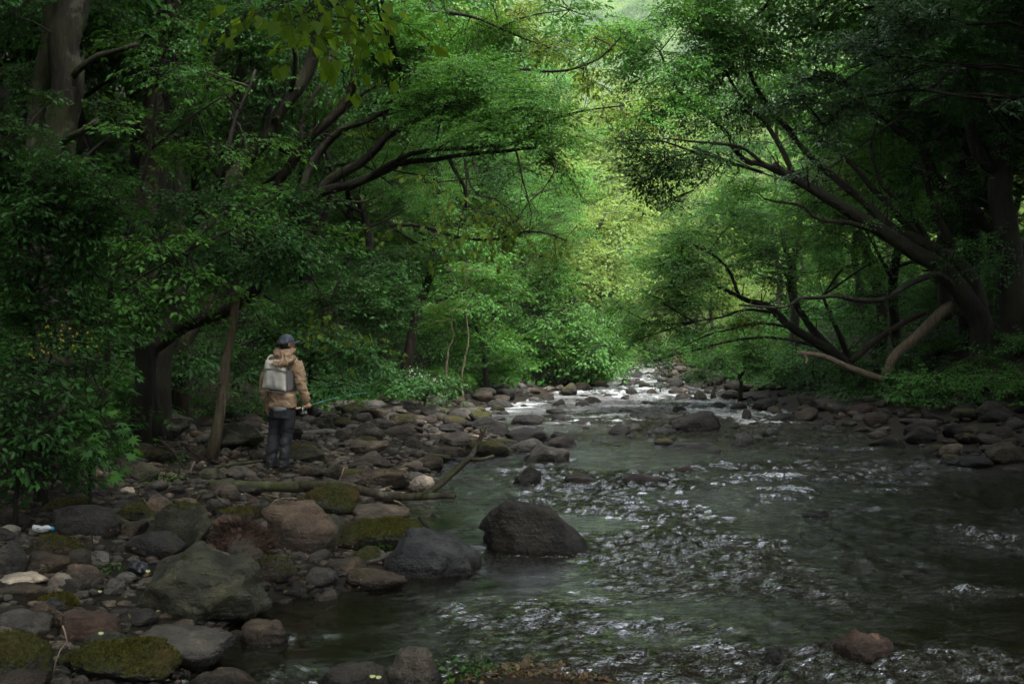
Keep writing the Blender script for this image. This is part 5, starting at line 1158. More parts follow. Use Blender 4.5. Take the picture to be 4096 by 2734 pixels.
# mostly unseen trees added round the camera and banks to shade the foreground
def canopy_tree(seed, H=12.5, R=6.5):
    r = rs(seed); tb = Buf(); lb = Buf(); tw = Buf()
    c = catmull([[0, 0, -.3], [.15, 0, H * .3], [-.1, .2, H * .6], [.2, .1, H * .85]], 22); rad = np.linspace(.26, .07, 22); rad[:3] *= [1.5, 1.25, 1.1]
    tb.addm(*tube(c, rad, 10, lump=.15, seed=seed))
    for k in range(13):
        i = int(9 + 12 * k / 13); a = k * 2.4 + r.uniform(-.4, .4); ln = R * r.uniform(.55, 1.0); e = c[i] + np.array([math.cos(a) * ln, math.sin(a) * ln, r.uniform(.4, 2.2)])
        tb.addm(*tube(catmull([c[i], (c[i] + e) / 2 + [0, 0, .5], e], 10), np.linspace(rad[i] * .6, .02, 10), 6, cap=False))
        for f_ in (.55, 1.0): fill_pad(lb, tw, c[i] + (e - c[i]) * f_ + [0, 0, .3], (1.9, 1.9, .75), 'far', r, 2.2, (c[i] + e) / 2, None, 1.15, clump=.3)
    o1 = tb.mesh('trunk'); o1.materials.append(M['bark']); o2 = lb.mesh('crown', smooth=False); o2.materials.append(M['dark']); o3 = tw.mesh('twigs'); o3.materials.append(M['bark'])
    return o1, o2, o3
TT.append(canopy_tree(651)); TT.append(canopy_tree(652, 11.5, 7.5))
CANOPY = [(5, 14, 26, 1.1), (6, 17, 22, 1.15), (5, -7.0, 25, 1.0), (6, -5.2, 33, .95), (6, 13.5, 31, 1.05), (6, -4.9, 9.5, 1.25), (5, 10.5, 14, 1.4), (6, 9.8, 7, 1.3), (5, 1, -5, 1.3), (5, -8.5, 9, 1.1), (6, -7.5, 2, 1.1), (5, -7.5, -6, 1.1), (6, 13, 12, 1.2), (5, 12, 4, 1.2), (6, 11, -5, 1.1), (5, 14, 20, 1.15), (6, -10.5, 15, 1.1), (6, 1.5, -11, 1.1), (5, -12, 21, 1.1), (6, 16, 27, 1.15), (5, -10.5, 28, 1.0), (6, 19, 16, 1.1), (5, -14, 4, 1.1), (5, 18, 35, 1.0), (6, -15, 33, 1.0)]
for n, (k, x, y, s) in enumerate(CANOPY):
    if y > 5 and abs(x / y) < .42: put_tree(k, x, y, s, r.uniform(0, 6.28), '%s tall spreading tree rising over the %s bank' % (ordinal(n + 1), 'left' if x < 0 else 'right'), 'tall spreading trees on the banks')
    else: put_tree(k, x, y, s, r.uniform(0, 6.28), 'unseen tree added to close the canopy and shade the stream', 'unseen trees added for their shade')
print('LEAVES', int(LEAFTOTAL[0]))
# ------------------------------------------------------------------ ground cover on both slopes
r = rs(401)
def cover(n, side, y0, y1, width, kind, leafm, label, scale0=1.0):
    lb = Buf(); y = y0 * (y1 / y0) ** r.uniform(0, 1, n)
    if side == 'L': x = np.interp(y, _ytl, _xtl) + .3 - r.uniform(0, 1, n) ** 1.2 * width
    else: x = np.interp(y, _ytr, _xtr) - .2 + r.uniform(0, 1, n) ** 1.2 * width
    nz = vn(np.stack([x * .8, y * .8, 0 * x], 1), 8); m = nz > .3; x, y = x[m], y[m]
    z = T(x, y) + r.uniform(.05, .45, len(x)); pos = np.stack([x, y, z], 1)
    d = r.normal(0, 1, (len(x), 3)); d[:, 2] = .15; sc = np.clip(y / 22, .9, 2.2)
    for a, b in ((.0, 1.2), (1.2, 1.7), (1.7, 3)):
        mm = (sc >= a) & (sc < b)
        if mm.any(): place_sprays(lb, None, pos[mm], d[mm], kind, r, max(a, 1.0) * 1.1 * scale0)
    o = link_mesh('undergrowth', lb.mesh('undergrowth', smooth=False), M[leafm]); tag(o, label, 'undergrowth', kind='stuff')
cover(4200, 'L', 15, 62, 12, 'small', 'dark', 'dark low leafy undergrowth covering the left slope')
cover(1300, 'L', 16, 62, 10, 'small', 'mid', 'mid green herbs and seedlings scattered over the left slope')
cover(2100, 'R', 19, 62, 12, 'small', 'dark', 'dark low leafy undergrowth covering the right slope')
cover(200, 'R', 44, 62, 12, 'small', 'mid', 'mid green herbs scattered over the right slope')

# ------------------------------------------------------------------ left foreground bushes
M['flower_y'] = plain('yellow_petals', (0.42, 0.33, 0.03), .6, .2, .1)
M['flower_w'] = plain('white_blossom', (0.40, 0.44, 0.33), .6, .2, .1)
def dots(root, pads, n, size, mat, name, r):
    b = Buf()
    for (u, v, ru, rv, y) in pads:
        c = P(u, v, y)
        for k in range(n):
            p = c + np.array([r.normal(0, .45) * ru / F * y, r.uniform(-.25, -.05), r.normal(0, .45) * rv / F * y])
            for j in range(5):
                a = j * 1.2566 + r.uniform(0, 1); t = np.array([math.cos(a), -.3, math.sin(a)]); s_ = np.cross(t, [0, -1, 0])
                b.add([p, p + t * size * .6 + s_ * size * .28, p + t * size, p + t * size * .6 - s_ * size * .28], [[0, 1, 2], [0, 2, 3]])
    part(root, name, b, mat, smooth=False, kind='stuff')
rt = build_tree('leafy_bush', 'bush dotted with small yellow flowers at the left photo edge', 'bush', None,
  [([(180, 1760, 12.2), (170, 1600, 12.2), (200, 1450, 12.1), (260, 1330, 12)], 9, 3), ([(170, 1600, 12.2), (80, 1480, 12), (60, 1380, 12)], 7, 3)],
  [(230, 1360, 200, 70, 12.1, .4, 'tiny', 1.8, 1.1), (110, 1450, 150, 90, 12, .5, 'small', 1.8), (300, 1470, 130, 80, 12.2, .4, 'small', 1.5), (60, 1280, 110, 90, 12.3, .5, 'small', 1.5), (380, 1280, 120, 90, 12.9, .5, 'small', 1.2)], leaf='dark', seed=61)
dots(rt, [(250, 1330, 150, 50, 12), (340, 1375, 90, 45, 11.9), (180, 1390, 80, 50, 11.8)], 12, .013, M['flower_y'], 'flowers', rs(5))
rt = build_tree('leafy_bush', 'dense dark green bush overhanging the cobbles at the left photo edge', 'bush', None,
  [([(60, 1960, 10.9), (90, 1800, 11), (150, 1650, 11), (260, 1560, 11)], 8, 3), ([(90, 1800, 11), (30, 1700, 11), (20, 1600, 11)], 6, 3)],
  [(90, 1590, 150, 90, 11, .45, 'small', 2.4), (220, 1660, 140, 80, 11, .4, 'small', 2.2), (60, 1740, 130, 90, 10.9, .4, 'small', 2.4), (230, 1760, 110, 60, 11, .35, 'small', 2.0), (60, 1860, 100, 60, 10.8, .3, 'small', 1.8), (300, 1590, 70, 50, 11.2, .3, 'small', 1.5), (40, 1920, 110, 50, 10.8, .3, 'small', 1.8), (170, 1850, 90, 50, 10.9, .3, 'small', 1.6), (270, 1830, 80, 35, 11.3, .3, 'small', 1.4)], leaf='dark', seed=62)
rt = build_tree('lobed_leaf_bush', 'fresh green bush of large lobed leaves beside the dense dark one', 'bush', None,
  [([(360, 1860, 11.7), (370, 1760, 11.7), (400, 1650, 11.6), (420, 1560, 11.6)], 6, 2.5), ([(370, 1760, 11.7), (450, 1700, 11.5), (500, 1680, 11.4)], 4, 2)],
  [(390, 1560, 80, 45, 11.6, .3, 'palm', 1.7), (400, 1630, 90, 55, 11.5, .35, 'palm', 1.9), (450, 1690, 75, 50, 11.4, .3, 'palm', 1.9), (390, 1720, 80, 45, 11.5, .3, 'palm', 1.7), (480, 1730, 45, 35, 11.4, .2, 'palm', 1.5), (360, 1490, 60, 35, 11.8, .25, 'palm', 1.0)], leaf='fresh', seed=63)
rt = build_tree('flowering_shrub', 'low shrub with white blossom on the left bank above the mossy rocks', 'shrub', None,
  [([(1700, 1585, 28.5), (1690, 1530, 28.5), (1660, 1490, 28.5)], 6, 3), ([(1700, 1585, 28.5), (1760, 1530, 28.3), (1790, 1510, 28.2)], 5, 3)],
  [(1650, 1500, 90, 35, 28.5, .6, 'small', 2.2, 1.1), (1730, 1525, 100, 40, 28.3, .6, 'small', 2.2, 1.1), (1800, 1560, 60, 25, 28.2, .5, 'small', 1.8, 1.1)], leaf='dark', seed=64)
dots(rt, [(1660, 1490, 80, 25, 28.3), (1740, 1515, 90, 30, 28.1)], 16, .017, M['flower_w'], 'flowers', rs(6))
for k, (u, v, y, lab) in enumerate([(688, 2085, 13.2, 'seedling sprouting from the leaning slab'), (715, 1822, 15.8, 'pale green seedling between the fallen trunk and the sloping boulder'), (406, 2270, 10.7, 'seedling left of the black plastic bag'),
                                    (655, 1905, 14.6, 'low herb by the mossy cobble left of the fallen trunk'), (1540, 2200, 11.7, 'tiny seedling beside the light angular stone')]):
    g = G(u, v + 25)
    build_tree('seedling', lab, 'seedling', 'seedlings among the stones', [([(u, v + 30, g[1]), (u, v, g[1])], 1.2, .8)], [(u, v, 24, 12, g[1], .06, 'small', 1.6, .6)], leaf='mid', seed=70 + k, ground=False, twiglets=0)

# ------------------------------------------------------------------ fallen trunks, stumps and twigs
def gy_(u, v): return float(G(u, v)[1])
M['fungus'] = plain('bracket_fungus', (0.42, 0.38, 0.30), .8, .2, .3, 30)
yA = 14.9
ft = build_tree('fallen_tree', 'mossy forked fallen trunk lying across the bar with bracket fungi and a raised branch', 'fallen trunk', None,
  [([(1300, 1945, 14.8), (1090, 1942, 14.8), (930, 1936, 14.8), (800, 1936, 14.8), (690, 1934, 14.8), (578, 1944, 14.8)], 22, 20),
   ([(800, 1936, 14.8), (860, 1966, 14.7), (915, 1994, 14.5), (950, 2004, 14.35), (982, 1994, 14.3)], 22, 17),
   ([(1200, 1944, 14.8), (1400, 1946, 14.75), (1480, 1962, 14.7), (1600, 1978, 14.7), (1704, 1984, 14.6), (1770, 1982, 14.5), (1818, 1983, 14.45)], 21, 11),
   ([(1690, 1988, 14.6), (1720, 1970, 14.6), (1789, 1905, 14.7), (1850, 1862, 14.8), (1882, 1838, 14.8), (1915, 1775, 14.9), (1932, 1738, 14.9), (1948, 1706, 14.9)], 16, 7),
   ([(1882, 1838, 14.8), (1930, 1836, 14.7), (1976, 1822, 14.6)], 9, 6),
   ([(1932, 1738, 14.9), (1922, 1718, 14.9), (1926, 1706, 14.9)], 6, 3)], bark='mosslog', seed=81, ground=False, twiglets=1)
r = rs(402); fb_me = None
spots_f = [(908, 1944, .058)] + [(r.uniform(585, 800), r.choice([1932, 1958, 1962]), r.uniform(.014, .026)) for _ in range(26)] + [(r.uniform(830, 980), r.uniform(1950, 2004), r.uniform(.012, .022)) for _ in range(16)] + [(r.uniform(1400, 1700), r.uniform(1950, 1975), .016) for _ in range(7)]
for (u, v, s_) in spots_f:
    if fb_me is None:
        a = np.linspace(0, PI, 8); top = np.stack([np.cos(a), -np.sin(a), .12 + 0 * a], 1); bot = np.stack([np.cos(a) * .8, -np.sin(a) * .8, -.18 + 0 * a], 1)
        vv = np.vstack([top, bot, [[0, .1, .35], [0, .1, -.3]]]); f1 = [[i, i + 1, 16] for i in range(7)] + [[i + 9, i + 8, 17] for i in range(7)]; f2 = [[i + 1, i, i + 8, i + 9] for i in range(7)]
        fb_me = fast_mesh('bracket_fungus', vv, [np.array(f1), np.array(f2)], True); fb_me.materials.append(M['fungus'])
    p = P(u, v, 14.72 if v < 1975 else 14.35)
    o = link_mesh('bracket_fungus', fb_me, None, ft, tuple(p - np.array(ft.location))); s_ *= 1.35; o.scale = (s_, s_, s_); o.rotation_euler = (r.uniform(-.2, .9), 0, r.uniform(-.6, .6))
def log(name, label, cat, group, pts, r0, r1, bark, seed, extra=()):
    return build_tree(name, label, cat, group, [(pts, r0, r1)] + list(extra), bark=bark, seed=seed, ground=False, twiglets=0)
log('fallen_log', 'pale barkless log pointing left out of the bushes on the right bank', 'log', None, [(3545, 1520, 30.4), (3400, 1472, 30.4), (3290, 1428, 30.4), (3188, 1410, 30.4)], 15, 9, 'deadwood', 82, [([(3215, 1415, 30.4), (3228, 1440, 30.3), (3222, 1455, 30.2)], 6, 4)])
log('fallen_log', 'thick bent pale log rising from the right bank to the dark trunks', 'log', None, [(3530, 1520, 30.6), (3576, 1433, 30.4), (3646, 1363, 30.4), (3735, 1274, 30.4), (3793, 1232, 30.4), (3850, 1240, 30.6)], 17, 27, 'deadwood', 83)
log('fallen_log', 'thinner brown log behind the thick bent pale one', 'log', None, [(3403, 1445, 31.5), (3493, 1370, 31.5), (3607, 1293, 31.5), (3700, 1250, 31.5)], 13, 11, 'barkbrown', 84, [([(3560, 1325, 31.3), (3575, 1380, 31.3), (3590, 1430, 31.3)], 6, 4)])
g = G(2857, 1597); log('pointed_stump', 'black pointed stump sticking up like a bird at the right shore', 'stump', None, [(2855, 1602, g[1]), (2853, 1570, g[1]), (2860, 1545, g[1]), (2862, 1515, g[1])], 13, 3, 'bark', 85)
g = G(3320, 1600); log('bleached_stick', 'short bleached forked stick on the rocks of the right bank', 'stick', None, [(3300, 1589, g[1]), (3340, 1582, g[1]), (3384, 1568, g[1])], 5, 4, 'palewood', 86, [([(3312, 1586, g[1]), (3318, 1570, g[1])], 3, 2)])
TW = [([(1345, 1966), (1356, 1925), (1378, 1866)], 'bleached twig standing upright behind the peaked mossy rock'), ([(1318, 1925), (1350, 1950), (1395, 1974), (1436, 1990), (1500, 1962), (1566, 1945)], 'long bent bleached twig lying across the peaked mossy rock'),
      ([(1010, 1976), (1060, 1975), (1110, 1988), (1190, 1993)], 'bleached twig running from the short arm of the fallen trunk'), ([(1058, 2052), (1080, 2020), (1115, 1995), (1190, 1992)], 'curved bleached twig arching above the large pinkish boulder'),
      ([(1575, 2000), (1610, 2015), (1628, 2040), (1630, 2062)], 'curved bleached twig over the water left of the huge dark boulder'), ([(1065, 2338), (1110, 2345), (1180, 2320), (1230, 2290), (1245, 2262)], 'bare brown twig above the long low waterline cobble'),
      ([(250, 2500), (262, 2520), (270, 2560), (240, 2600), (222, 2650), (210, 2720)], 'pale broken twig standing over the moss covered bottom boulder'), ([(335, 2060), (362, 2110), (372, 2160), (380, 2200)], 'thin brown twig in front of the smooth dark rounded boulder'),
      ([(210, 2200), (270, 2175), (318, 2160)], 'thin twig across the moss striped slab'), ([(640, 1760), (690, 1800), (720, 1850), (740, 1875)], 'dark rotten branch left of the dead stem'),
      ([(735, 1775), (770, 1810), (800, 1830), (825, 1840)], 'grey rotten branch reaching the foot of the dead stem'), ([(845, 1872), (940, 1855), (1000, 1848), (1050, 1840)], 'mossy pole lying behind the boots of the fisherman'),
      ([(2240, 2705), (2190, 2660), (2125, 2630)], 'thin brown twig in the litter at the bottom photo edge'), ([(760, 1895), (770, 1862), (780, 1845)], 'rotten splintered stub behind the fallen trunk'),
      ([(1600, 1868), (1640, 1850), (1676, 1838)], 'short tan stick on the rocks above the whitish rock')]
for k, (pp, lab) in enumerate(TW):
    vb = max(p[1] for p in pp); uu = [p[0] for p in pp if p[1] == vb][0]; y = gy_(uu, min(vb + 12, 2733)) - .1
    rr = 3.2 if k not in (9, 10, 11, 13) else (6 if k != 11 else 8)
    mat = 'palewood' if k in (0, 1, 2, 3, 4, 6, 13, 14) else ('mosslog' if k in (11,) else 'barkbrown')
    log('bare_twig', lab, 'twig', 'dead twigs on the stones', [(u, v, y) for u, v in pp], rr, rr * .6, mat, 120 + k)
# dark plank like broken branch in the water
log('broken_branch', 'black broken branch end poking into the water behind the big grey shore boulder', 'branch', None, [(1680, 2068, 13.2), (1705, 2098, 13.1), (1750, 2140, 13.0)], 9, 8, 'bark', 140)
g = G(2080, 2700)
log('driftwood_stub', 'gnarled brown root stub in the leaf litter at the bottom photo edge', 'driftwood', None, [(2010, 2760, 7.6), (2055, 2700, 7.65), (2100, 2660, 7.7), (2118, 2618, 7.75)], 34, 14, 'deadwood', 141, [([(2055, 2700, 7.65), (2130, 2720, 7.6), (2200, 2735, 7.6)], 18, 8)])
log('driftwood_stub', 'low dark driftwood piece in the litter at the bottom right of centre', 'driftwood', None, [(2240, 2745, 7.55), (2330, 2725, 7.6), (2420, 2715, 7.6), (2470, 2722, 7.6)], 20, 8, 'bark', 142)
# litter bank at the bottom
r = rs(403)
sv, sf = rock_shape(901, 4, 10, 10, .12); cx = (2110 - 2048) / F * 7.55
o = link_mesh('litter_bank', fast_mesh('litter_bank', sv * np.array([1.0, .45, .19]), sf, True), M['soil'], loc=(cx, 7.38, .0)); tag(o, 'low bank of soil and dead leaves at the bottom photo edge', 'litter bank')
lb = Buf(); n = 420; x = r.uniform(cx - .5, cx + .55, n); y = r.uniform(7.25, 7.6, n); z = .085 - ((x - cx) / .6) ** 2 * .12 + r.uniform(-.01, .03, n)
lb.add(*leaf_block(np.stack([x, y, z], 1), r.normal(0, 1, (n, 3)) * [1, 1, .3], unit(np.stack([r.normal(0, .5, n), r.normal(0, .5, n), np.ones(n)], 1)), r.uniform(.03, .06, n), r.uniform(.02, .035, n)))
M['litter'] = leaf_mat('dead_leaves', (0.05, 0.03, 0.015), (0.08, 0.052, 0.028), (0.13, 0.11, 0.05), trans=.15)
o = link_mesh('dead_leaves', lb.mesh('dead_leaves', smooth=False), M['litter']); tag(o, 'dead leaves strewn over the low bank at the bottom photo edge', 'dead leaves', kind='stuff')
build_tree('herb', 'small green herb growing on the litter bank at the bottom photo edge', 'plant', None, [([(1930, 2720, 7.5), (1925, 2670, 7.5)], 2, 1)], [(1900, 2660, 60, 22, 7.5, .1, 'small', 1.2, .5), (1990, 2700, 60, 20, 7.5, .08, 'small', 1.0, .5)], leaf='mid', seed=143, ground=False, twiglets=0)
# dead leaves lying on the bar
lb = Buf(); n = 1500; y = 7 * (22 / 7) ** r.uniform(0, 1, n); x = XL(y) - r.uniform(0, 4.5, n); z = T(x, y) + r.uniform(.02, .09, n)
lb.add(*leaf_block(np.stack([x, y, z], 1), r.normal(0, 1, (n, 3)) * [1, 1, .3], unit(np.stack([r.normal(0, .5, n), r.normal(0, .5, n), np.ones(n)], 1)), r.uniform(.03, .06, n), r.uniform(.02, .03, n)))
o = link_mesh('dead_leaves', lb.mesh('dead_leaves', smooth=False), M['litter']); tag(o, 'dead leaves lying between the stones of the left bar', 'dead leaves', kind='stuff')
# fallen pale yellow leaves
M['yleaf'] = plain('pale_leaf', (0.34, 0.38, 0.17), .5, .3, .1)
for k, (u, v, lab) in enumerate([(1488, 2702, 'left one of two pale yellow leaves on the wet rock at the bottom'), (1512, 2706, 'right one of two pale yellow leaves on the wet rock at the bottom'), (398, 2364, 'pale yellow leaf right of the dark block'),
                                 (858, 2182, 'pale yellow leaf at the edge of the needle heap'), (1132, 2400, 'pale leaf floating under the bare brown twig'), (1972, 2690, 'pale leaf on the litter bank'), (590, 2282, 'yellow leaf right of the black plastic bag'), (402, 2530, 'white petal on the greenish boulder behind the moss covered one')]):
    g = G(u, v); nearest = [h for h in HEROPOS if abs((h[0] - (u - 2048) / F * h[1])) < h[2] * .5 and h[1] < g[1] + .2 and h[1] > g[1] - 1.2]
    yy = min([h[1] - h[3] * .35 for h in nearest] + [g[1]]); p = P(u, v, yy - .06); s_ = .017
    b = Buf(); a = np.linspace(0, 2 * PI, 9)[:-1]; ringp = np.stack([np.cos(a) * s_ * (1 + .25 * np.cos(a)), np.sin(a) * s_ * .6, .25 * s_ * np.cos(2 * a)], 1)
    b.add(np.vstack([[0, 0, 0], ringp]) @ np.array([[1, 0, 0], [0, .5, .8], [0, -.8, .5]]) + p, [[0, 1 + i, 1 + (i + 1) % 8] for i in range(8)])
    o = link_mesh('fallen_leaf', b.mesh('fallen_leaf', p), M['yleaf'], loc=tuple(p)); tag(o, lab, 'leaf', 'fallen leaves on the stones')
# heap of dry needles
M['needle'] = plain('dry_needles', (0.055, 0.034, 0.026), .8, .2, .4, 30)
g = G(955, 2222); c = np.array([(955 - 2048) / F * (g[1] + .25), g[1] + .25, g[2] - .02]); b = Buf(); n = 1500
th = r.uniform(0, 2 * PI, n); rr = np.sqrt(r.uniform(0, 1, n)); pos = c + np.stack([np.cos(th) * rr * .27, np.sin(th) * rr * .27, .24 * (1 - rr ** 2) + .02], 1)
b.add(*leaf_block(pos, np.stack([np.cos(th), np.sin(th), r.normal(0, .6, n)], 1) + r.normal(0, .7, (n, 3)), unit(r.normal(0, 1, (n, 3))), r.uniform(.05, .13, n), np.full(n, .006)))
b.add(*[q for q in (ellipsoid(c + [0, 0, .02], (.26, .26, .20), 3))])
o = link_mesh('needle_heap', b.mesh('needle_heap', c, smooth=False), M['needle'], loc=tuple(c)); tag(o, 'heap of dry reddish brown needles between the leaning slab and the large pinkish boulder', 'needle heap')
# plastic bottle and black bag
g = G(170, 2140); pb = P(180, 2113, g[1] - .02); root = empty('plastic_bottle', tuple(pb)); tag(root, 'clear crumpled plastic bottle with a blue cap on the pale angular stone', 'bottle')
tb_ = NT('clear_plastic'); gg = tb_.n('BsdfPrincipled', {'Base Color': (.75, .80, .85, 1), 'Roughness': .15, 'Transmission Weight': .55, 'IOR': 1.3}); M['plastic'] = tb_.done(gg.outputs[0])
b = Buf(); xx = np.linspace(-.10, .055, 14); b.addm(*tube(np.stack([xx, 0 * xx, .006 * np.sin(xx * 60)], 1) + pb, np.concatenate([[.020], np.full(9, .029), [.027, .022, .015, .012]]) * (1 + .08 * np.sin(np.arange(14) * 2.1)), 14)); part(root, 'bottle_body', b, M['plastic'])
b = Buf(); b.addm(*tube(np.array([[.055, 0, 0], [.060, 0, 0], [.078, 0, 0]]) + pb, [.0165, .0175, .0165], 16)); part(root, 'cap', b, plain('blue_cap', (.01, .22, .42), .4, .4, .05))
g = G(552, 2296); sv, sf = rock_shape(911, 4, 7, 30, .28); pc = np.array([(552 - 2048) / F * g[1], g[1], g[2] + .04])
sv = sv * (1 + .5 * (np.abs(fbm(sv * 6, 3, 3) - .5)[:, None] * 2 - .3)); t = NT('black_plastic'); M['bag'] = t.done(t.n('BsdfPrincipled', {'Base Color': (.012, .013, .02, 1), 'Roughness': .28}).outputs[0])
o = link_mesh('plastic_bag', fast_mesh('plastic_bag', sv * np.array([.20, .14, .14]), sf, False), M['bag'], loc=tuple(pc)); tag(o, 'crumpled black plastic bag between cobbles and the wedge boulder', 'plastic bag')
# pinkish stone embankment at the far bend
r = rs(404)
k = 0
for row in range(4):
    for j in range(6 - row // 2):
        u = 2700 + j * 22 + r.uniform(-5, 5) + row * 4; v = 1462 - row * 17; y = 70.0
        p = P(u, v, y + row * .4); sv, sf = SHAPES[r.randint(14)][2]
        o = link_mesh('embankment_stone', fast_mesh('embankment_stone', sv * np.array([.36, .5, .30]) * r.uniform(.85, 1.2), sf, True), M['rock'], loc=(p[0], p[1], p[2])); o.color = (.34, .25, .20, 0)
        tag(o, f"{ordinal(j + 1)} pinkish stone from the left, {['lowest', 'second', 'third', 'top'][row]} row of the far bank", 'stone', 'pinkish stones of the far bank')
# ------------------------------------------------------------------ the fisherman
AY = math.radians(20); MY = 16.6; KPX = MY / F
MX = (1131 - 2048) * KPX; MZ = T1(MX - .1, MY) + .03
Z0 = 1367 + (CH - MZ) / KPX
man = empty('person', (MX, MY, MZ), -AY)
tag(man, 'man seen from behind in tan jacket, pale vest pack and dark waders holding a rod', 'person')
def Q(u, v, f=0.0): return np.array((((u - 1131) * KPX - f * math.sin(AY)) / math.cos(AY), f, (Z0 - v) * KPX))
def toW(p): 
    ca, sa = math.cos(-AY), math.sin(-AY); return np.array((MX + p[0] * ca - p[1] * sa, MY + p[0] * sa + p[1] * ca, MZ + p[2]))
def mpart(name, me, mat, parent=man, label=None):
    o = link_mesh(name, me, mat, parent)
    if label: o['label'] = label
    return o
def remeshed(buf, voxel, sm=2):
    me = buf.mesh('tmp'); ob = bpy.data.objects.new('tmp', me); C.objects.link(ob)
    md = ob.modifiers.new('r', 'REMESH'); md.mode = 'VOXEL'; md.voxel_size = voxel; md.use_smooth_shade = True
    if sm: s2 = ob.modifiers.new('s', 'SMOOTH'); s2.iterations = sm; s2.factor = .5
    dg = bpy.context.evaluated_depsgraph_get(); out = bpy.data.meshes.new_from_object(ob.evaluated_get(dg))
    bpy.data.objects.remove(ob); bpy.data.meshes.remove(me); return out
def wrinkle(me, amp, freq, seed, axis=None):
    n = len(me.vertices); co = np.empty(n * 3); me.vertices.foreach_get('co', co); co = co.reshape(-1, 3); nr = np.empty(n * 3)
    me.vertices.foreach_get('normal', nr); nr = nr.reshape(-1, 3)
    q = co * np.array(freq); w = q + fbm(co * 5, seed, 2)[:, None] * 1.6
    h = 1 - 2 * np.abs(fbm(w, seed + 2, 3) - .5); co = co + nr * ((h - .75) * amp * 2)[:, None]
    me.vertices.foreach_set('co', co.ravel()); me.update(); return me
def ringloft(rows, n=28, cap=True):
    """rows: (centre, rx, ry) horizontal ellipses, bottom to top"""
    a = np.linspace(0, 2 * PI, n, endpoint=False); v = []
    for c, rx, ry in rows:
        ca, sa = np.cos(a), np.sin(a); e = .85
        v.append(np.stack([c[0] + rx * np.sign(ca) * np.abs(ca) ** e, c[1] + ry * np.sign(sa) * np.abs(sa) ** e, np.full(n, c[2])], 1))
    m = len(rows); v = np.vstack(v); i = np.arange(m - 1)[:, None] * n; j = np.arange(n)[None, :]; j2 = (j + 1) % n
    q = np.stack([i + j, i + j2, i + n + j2, i + n + j], -1).reshape(-1, 4); v = np.vstack([v, rows[0][0], rows[-1][0]])
    jj = np.arange(n); j2 = (jj + 1) % n; t = np.vstack([np.stack([np.full(n, m * n), j2, jj], 1), np.stack([np.full(n, m * n + 1), (m - 1) * n + jj, (m - 1) * n + j2], 1)])
    return v, [q, t]
def limb(b, pts, rad, n=16, m=14): 
    c = catmull(pts, m); rr = np.interp(np.linspace(0, 1, m), np.linspace(0, 1, len(rad)), rad); b.addm(*tube(c, rr, n))
# rod axis in the hand
tipW = P(1478, 1568, 17.9); d0 = tipW - np.array((MX, MY, MZ)); ca, sa = math.cos(AY), math.sin(AY)
tip = np.array((d0[0] * ca - d0[1] * sa, d0[0] * sa + d0[1] * ca, d0[2]))
grip = Q(1236, 1622, .06); rod = unit(tip - grip)
# body: one continuous skin
b = Buf()
HC = Q(1147, 1374, .02)
HA = -math.radians(32); RH = np.array([[math.cos(HA), -math.sin(HA), 0], [math.sin(HA), math.cos(HA), 0], [0, 0, 1]])
def H(p): return HC + RH @ np.array(p, float)
b.add(*ellipsoid(HC + [0, 0, .008], (.074, .092, .105), 4, RH)); b.add(*ellipsoid(H((0, .035, -.055)), (.052, .055, .055), 3, RH))
b.add(*ellipsoid(H((0, .098, -.018)), (.013, .018, .022), 3, RH))     # nose
for s_ in (-1, 1): b.add(*ellipsoid(H((s_ * .074, -.005, -.012)), (.010, .020, .030), 3, RH)); b.add(*ellipsoid(H((s_ * .030, .080, .006)), (.014, .010, .009), 2, RH))
b.add(*ellipsoid(H((0, .088, -.052)), (.024, .010, .008), 2, RH))
limb(b, [HC + [0, -.01, -.04], Q(1141, 1410, 0), Q(1138, 1440, 0)], [.055, .058, .07])
b.addm(*ringloft([(Q(1131, 1660), .13, .10), (Q(1131, 1600), .145, .105), (Q(1133, 1540), .14, .10), (Q(1134, 1480), .17, .11), (Q(1136, 1440), .16, .09), (Q(1138, 1420), .07, .06)]))
RS, RE, RW = Q(1190, 1450, 0), Q(1212, 1545, -.01), Q(1230, 1604, .05)
LS, LE, LW = Q(1080, 1450, 0), Q(1052, 1545, -.02), Q(1061, 1606, .03)
limb(b, [RS, RE, RW, grip + [0, 0, .01]], [.052, .042, .032, .026]); limb(b, [LS, LE, LW, Q(1064, 1622, .03)], [.052, .042, .030, .026])
for (hp, kn, an) in ((Q(1108, 1640), Q(1092, 1748, .03), Q(1084, 1866, 0)), (Q(1152, 1640), Q(1143, 1748, .03), Q(1130, 1866, 0))): limb(b, [hp, kn, an], [.085, .058, .042])
# right hand closed round the rod
side = unit(np.cross(rod, [0, 0, 1.0])); upv = unit(np.cross(side, rod))
b.add(*ellipsoid(grip + upv * .022 - side * .012, (.040, .024, .030), 3, np.stack([rod, side, upv], 1)))
for k in range(4):
    o = grip + rod * (.030 - .020 * k); th = np.linspace(math.radians(60), math.radians(-190 + 12 * k), 9)
    b.addm(*tube(np.array([o + side * math.cos(t) * .020 + upv * math.sin(t) * .020 for t in th]), np.linspace(.0095, .0075, 9), 8))
b.addm(*tube(np.array([grip + upv * .022 - side * .016 - rod * .02, grip + upv * .006 - side * .026 + rod * .008, grip - upv * .008 - side * .020 + rod * .035]), [.012, .011, .009], 8))
